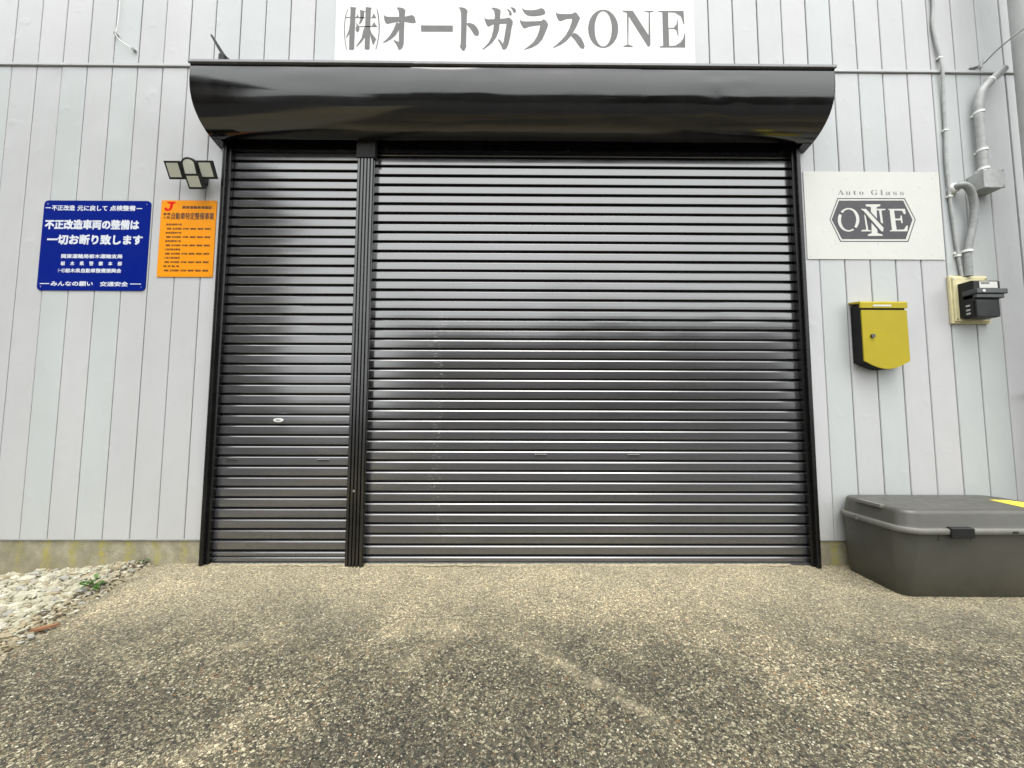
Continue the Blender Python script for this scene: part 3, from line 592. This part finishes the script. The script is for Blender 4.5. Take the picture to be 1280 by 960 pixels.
m = MB(); m.box(-1.092, -.962, -.056, -.0125, 2.895, 3.06); m.build('post_top_shade', M_VOID, fr)  # black block added to stand in for the shade over the post top
m = MB(); m.box(-2.093, 2.139, -.286, -.280, 3.345, 3.372); m.build('lip_recess', M_VOID, hood)  # black strip puts the shadow line under the lip into the colour
m = MB()
for a, b, z in ((-2.104, -.64, 0), (-.6395, .40, -.002), (.4005, 1.30, -.0005), (1.3005, 2.150, -.001)):
    m.prism([(-.312, 3.366+z), (-.308, 3.3645+z), (-.30, 3.3655+z), (-.003, 3.393+z), (-.003, 3.402+z), (-.306, 3.386+z), (-.312, 3.381+z)], 'x', a, b)
m.build('top_flashing', plain('grey_lip_metal', (.20, .20, .21), .3, var=.1), hood)
m = MB(); m.box(-2.093, 2.139, -.02, -.003, 3.062, 3.38); m.build('back_plate', M_VOID, hood)

# crumbled mortar line at the foot of the shutters
m = MB(); rg = random.Random(5)
for a, b in ((-2.0, -1.10), (-1.10, -.985), (-.98, 1.9)):
    n = int((b-a)/.02); top = []; 
    for i in range(n+1):
        x = a+(b-a)*i/n; top.append((x, -.012-.018*rg.random()-(.035 if a == -1.10 else 0)))
    v = [(x, y, dz(0, y)+.001) for x, y in top]+[(x, y+.006, dz(0, y)+.003+.004*rg.random()) for x, y in top]+[(x, .05, .073) for x, y in top]
    k = n+1; m.add(v, [(i, i+1, k+i+1, k+i) for i in range(n)]+[(k+i, k+i+1, 2*k+i+1, 2*k+i) for i in range(n)])
tag(m.build('threshold', M_THRESH), kind='structure', label='crumbled pale mortar strip under the shutters')

# ------------------------------------------------------------ signs
def plate_mesh(x0, x1, z0, z1, y0, y1, rad, mats):
    m = MB(); pts = []
    for cx, cz, a0 in ((x1-rad, z1-rad, 0), (x0+rad, z1-rad, 90), (x0+rad, z0+rad, 180), (x1-rad, z0+rad, 270)):
        for i in range(7 if rad > .004 else 2): a = R(a0+90*i/(6 if rad > .004 else 1)); pts.append((cx+rad*math.cos(a), cz+rad*math.sin(a)))
    m.prism(pts, 'y', y0, y1); return m
def screws(parent, pts, y, r_=.0045):
    for x, z in pts:
        m = MB(); m.cyl((x, y+.001, z), (x, y-.002, z), r_, r_*.6, 10); m.build('screw', M_SCREW, parent)
# top sign
sg = thing('company_sign', 'large white sign board with grey Japanese lettering above the hood', 'sign', (.035, 0, 3.66))
plate_mesh(-1.298, 1.368, 3.655, 4.27, -.006, -.001, .002, None).build('board', M_SIGNW, sg)
y = -.0062
for a, b in ((0, 16), (16, 19), (19, 20), (20, 22), (22, 26), (26, 28), (28, 30), (30, 31), (31, 32)):
    poly_mesh(TOP_GLYPHS[a:b], y).build('letter', M_GREYVINYL, sg)
m = MB(); o_, i_ = TOP_O; n = len(o_)
m.add([(a, y, b) for a, b in o_]+[(a, y, b) for a, b in i_], [(k, (k+1) % n, n+(k+1) % n, n+k) for k in range(n)]); m.build('letter', M_GREYVINYL, sg)
screws(sg, [(x, z) for x in (-1.27, -.4, .47, 1.34) for z in (3.70, 4.24)], -.006, .004)
# shop sign right
sg = thing('shop_sign', 'ivory sign board with dark hexagonal logo right of the shutters', 'sign', (2.62, 0, 2.2))
plate_mesh(2.127, 3.117, 2.189, 2.842, -.006, -.001, .002, None).build('board', M_CREAMSIGN, sg)
def ringpoly(o_, i_, y, mb, mi=0):
    n = len(o_); mb.add([(a, y, b) for a, b in o_]+[(a, y, b) for a, b in i_], [(k, (k+1) % n, n+(k+1) % n, n+k) for k in range(n)], mi)
m = MB(); ringpoly(LOGO['line_o'], LOGO['line_i'], -.0062, m); poly_mesh([LOGO['fill']], -.0062, 0, m)
ringpoly(LOGO['o_o'], LOGO['o_i'], -.0066, m, 1)
poly_mesh([LOGO['gap1'], LOGO['gap2']], -.0070, 0, m); poly_mesh([LOGO['i']], -.0066, 1, m)
poly_mesh([LOGO['nl'], LOGO['nr']], -.0069, 1, m); poly_mesh([LOGO['nd_bg']], -.0074, 0, m); poly_mesh([LOGO['nd']], -.0078, 1, m)
poly_mesh([LOGO['e']], -.0069, 1, m); m.build('logo', [M_LOGO, M_CREAMSIGN], sg)
for x, z, w_, h_, ch in [(2.371, 2.667, .046, .038, 'A'), (2.428, 2.666, .036, .026, 'u'), (2.482, 2.666, .026, .034, 't'), (2.526, 2.666, .032, .026, 'o'), (2.612, 2.666, .050, .040, 'G'), (2.680, 2.667, .020, .038, 'l'), (2.718, 2.666, .036, .026, 'a'), (2.772, 2.666, .030, .026, 's'), (2.822, 2.666, .030, .026, 's')]:
    m = MB(); text_into(m, ch, x, z, w_, h_, -.0062, math_bold=True); m.build('letter', M_LOGOTXT, sg)
screws(sg, [(2.15, 2.82), (3.095, 2.82), (3.095, 2.21), (2.15, 2.21)], -.006)
def line(*a):
    m = MB(); text_into(m, *a); m.build('lettering', TXT, sg)
TXT = M_WTXT
# blue sign
sg = thing('blue_notice_sign', 'rounded blue notice sign with white Japanese text on the left wall', 'sign', (-2.94, 0, 1.93))
bx0, bx1, bz0, bz1 = -3.318, -2.562, 1.934, 2.588
plate_mesh(bx0, bx1, bz0, bz1, -.006, -.001, .03, None).build('board', M_BLUE, sg)
y = -.0062
line('不正改造', -3.262, 2.513, .164, .040, y, .0012); line('元に戻して', -3.080, 2.512, .212, .041, y, .0012); line('点検整備', -2.850, 2.513, .180, .040, y, .0012)
line('不正改造車両の整備は', -3.300, 2.375, .665, .072, y, .0030); line('一切お断り致します', -3.275, 2.264, .672, .074, y, .0030)
line('関東運輸局栃木運輸支局', -3.165, 2.165, .428, .031, y, .0011)
for i, ch in enumerate('栃木県警察本部'): line(ch, -3.165+i*.0665, 2.113, .030, .030, y, .0011)
line('（一社）', -3.178, 2.062, .046, .030, y, .0006); line('栃木県自動車整備振興会', -3.130, 2.061, .393, .031, y, .0011)
line('みんなの願い', -3.222, 1.965, .294, .034, y, .0012); line('交通安全', -2.878, 1.964, .196, .034, y, .0012)
for a, b, z in ((-3.306, -3.268, 2.533), (-2.662, -2.622, 2.531), (-3.298, -3.232, 1.982), (-2.668, -2.592, 1.982)): m = MB(); m.box(a, b, y-.0003, y, z-.0028, z+.0028); m.build('dash', M_WTXT, sg)
screws(sg, [(-3.292, 2.562), (-2.590, 2.562), (-3.292, 1.960), (-2.590, 1.960)], -.006, .004)
# orange sign
sg = thing('orange_notice_sign', 'orange notice plate with red letter and small dark text beside the shutter', 'sign', (-2.29, 0, 2.03))
plate_mesh(-2.488, -2.096, 2.035, 2.594, -.006, -.001, .006, None).build('board', M_ORANGE, sg)
TXT = M_BRTXT
line('関東運輸局長認証', -2.338, 2.531, .212, .022, y, .0007)
line('普通', -2.470, 2.483, .050, .019, y, .0006); line('小型', -2.470, 2.457, .050, .019, y, .0006)
line('自動車特定整備事業', -2.412, 2.452, .303, .052, y, .0010)
zz = 2.408
for i, t_ in enumerate(('普通自動車大型', '普通自動車中型', '普通自動車小型', '小型四輪自動車', '小型三輪自動車', '軽 自 動 車')):
    zc = 2.4085-.0608*i
    line(t_, -2.445, zc, .112, .0145, y, .00035)
    line('原動機　動力伝達装置　走行装置　操縦装置　制動装置　緩衝装置', -2.438, zc-.031, .310, .0145, y, .00035)
m = MB(); J = [(-2.455, 2.583), (-2.388, 2.583), (-2.390, 2.570), (-2.404, 2.568), (-2.410, 2.535), (-2.418, 2.521), (-2.436, 2.514), (-2.458, 2.517), (-2.466, 2.530), (-2.462, 2.540), (-2.448, 2.541), (-2.443, 2.530), (-2.434, 2.530), (-2.429, 2.540), (-2.424, 2.568), (-2.440, 2.570)]
poly_mesh([J], y, 0, m); m.build('emblem', M_RED, sg)
screws(sg, [(-2.475, 2.581), (-2.108, 2.581), (-2.475, 2.048), (-2.108, 2.048)], -.006, .004)

# ------------------------------------------------------------ security light
lt = thing('security_light', 'solar floodlight with three tilted heads and round top sensor above the orange plate', 'floodlight', (-2.2, 0, 2.74))
m = MB(); m.bbox(-2.235, -2.165, -.060, -.001, 2.705, 2.80, .008, 2); m.cyl((-2.2, -.05, 2.77), (-2.2, -.11, 2.785), .018); m.cyl((-2.2, -.06, 2.72), (-2.195, -.10, 2.70), .014)
m.cyl((-2.30, -.085, 2.775), (-2.10, -.085, 2.775), .010); m.build('mount', M_LAMPF, lt)
def head(name, cx, cz, wd, ht, ytop, ybot, lens, roundtop=False):
    tilt = math.atan2(ybot-ytop, ht); L = math.hypot(ht, ybot-ytop)
    Mx = Matrix.Translation((cx, (ytop+ybot)/2, cz)) @ Matrix.Rotation(tilt, 4, 'X')
    def outline(w_, h_):
        if not roundtop: return [(-w_/2, -h_/2), (w_/2, -h_/2), (w_/2, h_/2), (-w_/2, h_/2)]
        return [(-w_/2, -h_/2), (w_/2, -h_/2), (w_/2, h_*.22)]+[(w_/2*math.cos(a), h_*.22+h_*.28*math.sin(a)) for a in [math.pi*k/10 for k in range(1, 10)]]+[(-w_/2, h_*.22)]
    m = MB(); m.prism(outline(wd, L), 'y', 0, .022); m.v = [Mx @ Vector(q) for q in m.v]; body = m.build(name, M_LAMPF, lt)
    m = MB(); m.prism(outline(wd-.026, L-.026), 'y', -.003, .001); m.v = [Mx @ Vector(q) for q in m.v]; m.build('lens', lens, body)
head('lamp_head', -2.316, 2.748, .104, .098, -.145, -.090, M_LED); head('lamp_head', -2.096, 2.752, .104, .098, -.145, -.090, M_LED)
head('lamp_head', -2.180, 2.672, .104, .080, -.135, -.085, M_LED); head('sensor', -2.205, 2.762, .100, .118, -.150, -.100, M_SENS, True)

# slanting bracket on the hood's left end
br = thing('metal_bracket', 'small black slanting bracket standing on the left end of the hood', 'bracket', (-1.97, -.12, 3.39))
m = MB(); m.prism([(-2.117, 3.737), (-2.107, 3.742), (-2.050, 3.655), (-2.005, 3.588), (-1.960, 3.546), (-1.962, 3.41), (-1.985, 3.41), (-2.010, 3.550), (-2.062, 3.640)], 'y', -.130, -.112); m.build('arm', M_BLACK, br)
m = MB(); m.bbox(-2.045, -2.000, -.145, -.095, 3.395, 3.592, .008); m.build('foot', M_BLACK, br)

# ------------------------------------------------------------ letter box
mbx = thing('letter_box', 'mustard yellow letter box with black sides below the ivory sign', 'mailbox', (2.566, 0, 1.39))
m = MB(); m.bbox(2.412, 2.722, -.082, -.001, 1.438, 1.842, .004); 
m.prism([(2.416, 1.44)]+[(2.416+.302*k/12, 1.44-.050*math.sin(math.pi*k/12)) for k in range(13)]+[(2.718, 1.44)], 'y', -.080, -.010); m.build('body', M_MAILB, mbx)
pts = [(2.7235, 1.797), (2.4105, 1.797)]+[(2.4105+.313*k/16, 1.4465-.055*math.sin(math.pi*k/16)) for k in range(17)]
m = MB(); m.prism(pts, 'y', -.092, -.0835); 
dr = m.build('door', M_MAIL, mbx)
m = MB(); m.prism([(2.4105, 1.442+.003)]+[(2.4105+.313*k/16, 1.4445-.055*math.sin(math.pi*k/16)) for k in range(17)]+[(2.4105+.313*k/16, 1.4475-.055*math.sin(math.pi*k/16)) for k in range(16, -1, -1)][0:0], 'y', -.0915, -.078) if False else None
m = MB(); m.cyl((2.474, -.092, 1.617), (2.474, -.103, 1.617), .0145, .013, 20); m.box(2.4725, 2.4755, -.1038, -.1028, 1.608, 1.626, 1); m.build('lock', [plain('dark_chrome', (.10, .10, .10), .25, metal=.9), M_VOID], dr)
m = MB(); m.prism([(-.094, 1.812), (-.094, 1.848), (-.088, 1.858), (-.001, 1.872), (-.001, 1.862), (-.083, 1.842), (-.084, 1.812)], 'x', 2.404, 2.7285); lid = m.build('lid', M_MAIL, mbx)
m = MB(); m.box(2.490, 2.616, -.0955, -.0935, 1.822, 1.834); m.build('name_plate', M_CREAMSIGN, lid)

# ------------------------------------------------------------ electricity meter and its board
bd = thing('meter_board', 'cream square mounting board behind the black electricity meter', 'mounting board', (3.24, 0, 1.72))
m = MB(); m.bbox(3.116, 3.386, -.022, -.001, 1.722, 2.066, .006, 2); m.bbox(3.128, 3.374, -.034, -.021, 1.735, 2.053, .005, 2); m.build('board', M_CREAM, bd)
for x, z in ((3.138, 2.04), (3.362, 2.04), (3.138, 1.75), (3.362, 1.75)):
    m = MB(); m.cyl((x, -.033, z), (x, -.037, z), .006, n=10); m.build('screw', M_SCREW, bd)
mt = thing('electricity_meter', 'black electricity meter with white label on the cream board', 'meter', (3.24, -.035, 1.75))
m = MB(); m.prism([(-.035, 1.755), (-.035, 1.998), (-.118, 1.998), (-.128, 1.990), (-.128, 1.926), (-.118, 1.915), (-.118, 1.755)], 'x', 3.156, 3.336); m.build('case', M_BLACK, mt)
m = MB(); m.bbox(3.150, 3.362, -.150, -.060, 1.902, 1.936, .005, 2); m.bbox(3.156, 3.350, -.140, -.060, 1.874, 1.902, .004, 1); m.build('display_visor', plain('grey_green_plastic', (.030, .036, .035), .35), mt)
m = MB(); m.bbox(3.160, 3.318, -.132, -.050, 1.744, 1.862, .006, 2); m.build('terminal_cover', M_BLACK, mt)
m = MB(); m.box(3.195, 3.318, -.1300, -.1282, 1.944, 1.988); lb = m.build('label_plate', M_CREAMSIGN, mt)
m = MB(); m.box(3.205, 3.262, -.1312, -.1300, 1.972, 1.983); m.build('print', M_GREYVINYL, lb)
m = MB(); m.cyl((3.196, -.149, 1.919), (3.196, -.153, 1.919), .009, n=14); m.build('button', M_CLIP, mt)
for zz in (1.83, 1.80, 1.775):
    m = MB(); m.box(3.1535, 3.157, -.10, -.075, zz-.006, zz+.006); m.build('side_screw', M_SCREW, mt)
m = MB(); m.bbox(3.222, 3.245, -.075, -.035, 1.996, 2.012, .003); m.build('hook', M_BLACK, mt)

# ------------------------------------------------------------ pipes and cables
pp = thing('large_pipe', 'thick pale grey vertical pipe at the right edge of the wall', 'pipe', (3.637, -.2, -.2))
m = MB(); m.tube([(3.637, -.20, z) for z in (-.2, 1, 2, 2.9, 4, 5.4)], .098, 40); m.build('pipe', M_PIPE2, pp)
for z in (1.2, 4.6):
    m = MB(); m.tube([(3.637, -.20, z), (3.637, -.20, z+.035)], .101, 40); m.box(3.627, 3.647, -.11, 0, z, z+.035); m.build('pipe_bracket', M_PIPE, pp)
cdt = thing('conduit_pipe', 'grey conduit curving from the thick pipe down into the junction box', 'conduit', (3.41, 0, 2.8))
pts = smoothline([(3.60, -.055, 3.600), (3.54, -.055, 3.545), (3.480, -.055, 3.490), (3.430, -.052, 3.430), (3.405, -.048, 3.345), (3.400, -.045, 3.25), (3.402, -.045, 3.05), (3.402, -.045, 2.80)], 6)
m = MB(); m.tube(pts, .0265, 16); m.build('pipe', M_PIPE, cdt)
for z in (3.262, 2.975, 2.835):
    m = MB(); m.tube([(3.402, -.045, z), (3.402, -.045, z+.016)], .0300, 16); m.box(3.392, 3.412, -.018, 0, z, z+.016); m.build('collar', M_CLIP, cdt)
m = MB(); m.tube([(3.497, -.055, 3.508), (3.488, -.055, 3.500)], .0295, 16); m.box(3.484, 3.500, -.028, 0, 3.496, 3.512); m.build('collar', M_CLIP, cdt)
jb = thing('junction_box', 'square grey junction box under the end of the conduit', 'junction box', (3.38, 0, 2.65))
m = MB(); m.bbox(3.322, 3.462, -.098, -.001, 2.672, 2.802, .006, 2); bx = m.build('box', M_JBOX, jb)
m = MB(); m.bbox(3.318, 3.466, -.108, -.096, 2.668, 2.806, .005, 2); m.build('lid', M_JBOX, jb)
for x, z in ((3.33, 2.68), (3.454, 2.68), (3.33, 2.794), (3.454, 2.794)):
    m = MB(); m.cyl((x, -.107, z), (x, -.1105, z), .005, n=8); m.build('screw', M_SCREW, jb)
fx = thing('flexible_conduit', 'grey corrugated conduit looping from a wall socket down to the meter board', 'conduit', (3.26, 0, 2.06))
pts = smoothline([(3.206, -.002, 2.713), (3.210, -.050, 2.716), (3.245, -.066, 2.700), (3.285, -.060, 2.640), (3.302, -.050, 2.545), (3.293, -.042, 2.43), (3.262, -.038, 2.31), (3.243, -.036, 2.20), (3.240, -.034, 2.06)], 16)
m = MB(); m.tube(pts, .0235, 14, ridge=.0022); m.build('corrugated_pipe', M_FLEX, fx)
m = MB(); m.tube([(3.206, 0, 2.713), (3.208, -.034, 2.715)], [.040, .033], 20); m.build('wall_gland', M_CLIP, fx)
m = MB(); m.tube([(3.2435, -.037, 2.246), (3.2425, -.037, 2.230)], .0275, 16); m.box(3.18, 3.285, -.012, 0, 2.228, 2.246); m.build('clip', M_CLIP, fx)
cb = thing('thin_cable', 'thin grey cable running down the right wall to the meter board', 'cable', (3.19, 0, 2.06))
pts = smoothline([(3.16, -.012, 5.6), (3.150, -.012, 4.8), (3.168, -.012, 4.19), (3.153, -.012, 3.995), (3.166, -.014, 3.83), (3.184, -.016, 3.72), (3.188, -.022, 3.62), (3.186, -.014, 3.363), (3.181, -.014, 3.14), (3.170, -.014, 2.93), (3.176, -.014, 2.654), (3.190, -.014, 2.39), (3.205, -.014, 2.185), (3.216, -.016, 2.058)], 6)
m = MB(); m.tube(pts, .0105, 10); m.build('cable', M_PIPE, cb)
for x, z in ((3.184, 3.72), (3.183, 3.155), (3.176, 2.654), (3.203, 2.215)):
    m = MB(); m.bbox(x-.018, x+.013, -.027, -.001, z-.007, z+.007, .003); m.build('clip', M_CLIP, cb)
wr = thing('tie_wire', 'thin twisted wire tied from the wall to the thick pipe', 'wire', (3.5, 0, 3.62))
pts = smoothline([(3.42, -.006, 3.655), (3.47, -.02, 3.66), (3.495, -.03, 3.672), (3.50, -.10, 3.70), (3.487, -.20, 3.700), (3.53, -.285, 3.73), (3.60, -.300, 3.775), (3.68, -.21, 3.79)], 5)
m = MB(); m.tube(pts, .005, 8); m.build('wire', M_PIPE, wr)
m = MB(); m.bbox(3.41, 3.47, -.012, -.001, 3.648, 3.662, .003); m.cyl((3.475, -.02, 3.64), (3.49, -.025, 3.70), .009, n=8); m.build('anchor', M_PIPE, wr)
hk = thing('wall_hook', 'two small grey pegs joined by a thin wire high on the left wall', 'hook', (-2.83, 0, 3.72))
for x, z in ((-2.901, 3.857), (-2.762, 3.735)):
    m = MB(); m.cyl((x, 0, z), (x, -.022, z-.004), .010, .012, 12); m.build('peg', M_JBOX, hk)
m = MB(); m.tube(smoothline([(-2.901, -.020, 3.853), (-2.86, -.02, 3.80), (-2.762, -.020, 3.733)], 5), .0025, 6); m.tube(smoothline([(-2.901, -.018, 3.853), (-2.893, -.012, 4.0), (-2.90, -.010, 4.3)], 5), .0022, 6); m.build('wire', M_CLIP, hk)
m = MB()

# ------------------------------------------------------------ storage box
sb = thing('storage_box', 'large olive grey lidded storage box on the driveway right of the shutters', 'storage box', (2.7, -.25, .06))
def rrect(x0, x1, y0, y1, rad, n=8, rback=None):
    pts = []; rb = rback or rad
    for cx, cy, a0, rr in ((x1-rb, y1-rb, 0, rb), (x0+rb, y1-rb, 90, rb), (x0+rad, y0+rad, 180, rad), (x1-rad, y0+rad, 270, rad)):
        for i in range(n+1): a = R(a0+90*i/n); pts.append((cx+rr*math.cos(a), cy+rr*math.sin(a)))
    return pts
def loft(rings, m, mi=0, cap_top=True, cap_bot=True):
    n = len(rings[0][0]); v = [(a, b, z) for ring, z in rings for a, b in ring]; fs = []
    for i in range(len(rings)-1):
        for k in range(n): fs.append((i*n+k, i*n+(k+1) % n, (i+1)*n+(k+1) % n, (i+1)*n+k))
    m.add(v, fs, mi, True)
    if cap_top: m.add(v[-n:], [tuple(range(n))], mi)
    if cap_bot: m.add(v[:n], [tuple(reversed(range(n)))], mi)
BZ = .046
m = MB(); loft([(rrect(2.262, 3.240, -.410, -.040, .05), BZ+.001), (rrect(2.250, 3.250, -.422, -.030, .062), BZ+.008), (rrect(2.236, 3.262, -.451, -.022, .072), .22), (rrect(2.222, 3.275, -.482, -.018, .090), .425), (rrect(2.222, 3.275, -.482, -.018, .090), .428)], m)
body = m.build('tub', M_BOX, sb)
m = MB(); loft([(rrect(2.210, 3.288, -.500, -.006, .100), .418), (rrect(2.206, 3.292, -.504, -.003, .103), .422), (rrect(2.206, 3.292, -.504, -.003, .103), .444), (rrect(2.212, 3.286, -.498, -.008, .098), .449)], m); m.build('rim', M_BOXR, sb)
m = MB(); loft([(rrect(2.226, 3.272, -.486, -.014, .090), .4485), (rrect(2.232, 3.262, -.480, -.018, .088), .462), (rrect(2.240, 3.250, -.472, -.022, .085), .520), (rrect(2.246, 3.244, -.466, -.026, .081), .534), (rrect(2.258, 3.232, -.454, -.034, .072), .541), (rrect(2.285, 3.205, -.430, -.055, .06), .5425)], m); lid = m.build('lid', M_BOX, sb)
m = MB(); m.bbox(2.228, 2.256, -.335, -.165, .523, .545, .005, 2); m.build('handle_grip', M_BOXR, lid)
m = MB(); m.bbox(2.42, 3.02, -.36, -.12, .540, .5455, .0025, 1)
for a, b in ((2.452, 2.585), (3.06, 3.19)):
    m = MB(); m.bbox(a, b, -.511, -.498, .400, .455, .003, 1); m.bbox(a+.003, b-.003, -.510, -.475, .4495, .457, .003, 1); m.build('latch', M_BLACK, sb)
for x in (2.415, 2.60, 3.03, 3.205):
    m = MB(); m.prism([(-.484, .418), (-.478, .378), (-.470, .378), (-.470, .418)], 'x', x-.004, x+.004); m.build('rib', M_BOX, body)
m = MB(); m.bbox(2.80, 2.836, -.5065, -.496, .424, .438, .003); m.build('catch', M_BLACK, sb)
m = MB(); m.bbox(2.2, 2.215, -.20, -.18, .418, .452, .003); m.build('rim_joint', M_BOXR, sb)
m = MB(); m.prism([(3.066, -.190), (3.165, -.205), (3.200, -.30), (3.200, -.415), (3.020, -.392)], 'z', .5427, .5436); stk = m.build('sticker', M_YEL, lid)
m = MB(); rg = random.Random(2)
for i in range(3):
    for j in range(4): a = 3.085+.026*j; b = -.235-.04*i; m.box(a, a+.014, b-.004, b, .5437, .5440)
m.build('print', M_GREYVINYL, stk)

# ------------------------------------------------------------ weeds and chip
def leaf(m, p, d, L, wd, droop):
    p = Vector(p); d = Vector(d).normalized(); side = d.cross(Vector((0, 0, 1))).normalized(); v = []; 
    for k in range(5):
        t = k/4; c = p+d*L*t+Vector((0, 0, -droop*t*t)); w_ = wd*math.sin(math.pi*min(1, .12+t*.88))*.5+.0004
        v += [c-side*w_, c+Vector((0, 0, -w_*.35)), c+side*w_]
    m.add(v, [(k*3+a, k*3+a+1, k*3+a+4, k*3+a+3) for k in range(4) for a in (0, 1)], 0, True)
def weed(x, y, n, L, label, seed):
    z = gz(x, y) if x < edge_x(y) else dz(x, y); t = thing('weed', label, 'weed', (x, y, z)); rg = random.Random(seed)
    st = MB(); ang = 0
    for i in range(n):
        ang += 2.4; el = rg.uniform(.3, 1.3); d = Vector((math.cos(ang)*math.cos(el), math.sin(ang)*math.cos(el), math.sin(el)))
        base = Vector((x, y, z)); tip = base+d*L*rg.uniform(.5, 1.0)
        st.tube([base, base+(tip-base)*.5+Vector((0, 0, .004)), tip], .0012, 5)
        for k in range(3):
            m = MB(); a2 = ang+rg.uniform(-1.2, 1.2); leaf(m, base+(tip-base)*rg.uniform(.55, 1), (math.cos(a2), math.sin(a2), rg.uniform(-.1, .7)), L*rg.uniform(.35, .55), L*rg.uniform(.16, .26), L*.12)
            m.build('leaf', M_LEAF, t)
    st.build('stem', M_STEM, t)
weed(-2.40, -.36, 9, .085, 'small green weed growing in the gravel beside the driveway', 1)
weed(-2.425, -.022, 5, .045, 'tiny green weed at the foot of the mossy foundation', 4)
m = MB(); x, y = -2.250, -.720; zz = gz(x, y)+.014
m.prism([(x-.040, y-.030), (x-.012, y-.030), (x+.025, y+.006), (x+.036, y+.030), (x+.015, y+.026), (x-.025, y-.004)], 'z', zz, zz+.011)
tag(m.build('tile_fragment', M_CHIP), 'long orange brown broken tile fragment on the gravel edge', 'tile fragment')

# ------------------------------------------------------------ across the yard: what the glossy doors mirror
M_HW = plain('neighbour_render', (.16, .15, .13), .85); M_HR = plain('dark_roof_tile', (.05, .05, .055), .6); M_GL = plain('window_glass', (.02, .025, .03), .08, ior=1.6)
M_HT = plain('timber_cladding', (.055, .045, .036), .8); M_WF = plain('window_frame_aluminium', (.25, .25, .25), .4)
def house(label, x0, x1, y0, y1, h, rise, wallm):
    t = thing('neighbour_house', label, 'house', ((x0+x1)/2, (y0+y1)/2, -.26))
    m = MB(); m.box(x0, x1, y0, y1, -.25, h); m.build('wall', wallm, t)
    m = MB(); ym = (y0+y1)/2; m.prism([(y0-.5, h-.12), (y0-.5, h+.03), (ym, h+rise), (y1+.5, h+.03), (y1+.5, h-.12)], 'x', x0-.5, x1+.5); m.build('roof', M_HR, t)
    nwin = int((x1-x0)/2.6)
    for fl in (1.0, 3.9):
        if fl+1.4 > h: continue
        for i in range(nwin):
            cx = x0+(i+.5)*(x1-x0)/nwin
            m = MB(); m.box(cx-.75, cx+.75, y1, y1+.06, fl, fl+1.3); fw = m.build('window', M_WF, t)
            for s in (-1, 1):
                m = MB(); m.box(cx+(0.02 if s > 0 else -.70), cx+(.70 if s > 0 else -.02), y1+.061, y1+.066, fl+.05, fl+1.25); m.build('pane', M_GL, fw)
house('dark timber house to the left of the yard', -17, -9.1, -13, -5.0, 8.2, 1.8, M_HT)
house('low rendered house straight across the street', -7, 4.5, -30, -21, 5.6, 1.7, M_HW)
house('brown house across the street to the right', 6.5, 17, -29, -20, 5.9, 1.6, M_HT)
def tree(label, x, y, h, r_, seed):
    t = thing('tree', label, 'tree', (x, y, -.26)); rg = random.Random(seed)
    m = MB(); m.tube([(x, y, -.3), (x+.1, y, h*.3), (x, y+.1, h*.75)], [.22, .16, .05], 10)
    for i in range(10):
        a = rg.uniform(0, 6.28); b = rg.uniform(.3, .7)*h; m.tube([(x, y, b), (x+math.cos(a)*r_*.4, y+math.sin(a)*r_*.4, b+.5), (x+math.cos(a)*r_*.75, y+math.sin(a)*r_*.75, b+1.0)], [.06, .04, .015], 6)
    m.build('trunk', plain('bark', (.08, .06, .045), .9), t)
    m = MB(); cl = [(Vector((rg.gauss(0, r_*.42), rg.gauss(0, r_*.42), h*.62+rg.gauss(0, h*.17))), rg.uniform(.35, .9)) for _ in range(55)]
    for c, s in cl:
        for _ in range(70):
            p = c+Vector((rg.gauss(0, s*.5), rg.gauss(0, s*.5), rg.gauss(0, s*.4))); d = Vector((rg.gauss(0, 1), rg.gauss(0, 1), rg.gauss(0, 1))).normalized(); e = d.orthogonal()*.07; g = d.cross(e).normalized()*.11
            b = Vector((x, y, 0))+p; m.add([b-g, b+e, b+g, b-e], [(0, 1, 2, 3)])
    m.build('crown', plain('tree_leaf', (.05, .085, .03), .6, var=.4), t)
tree('leafy tree between the houses across the street', 5.6, -22, 7.6, 2.2, 9)
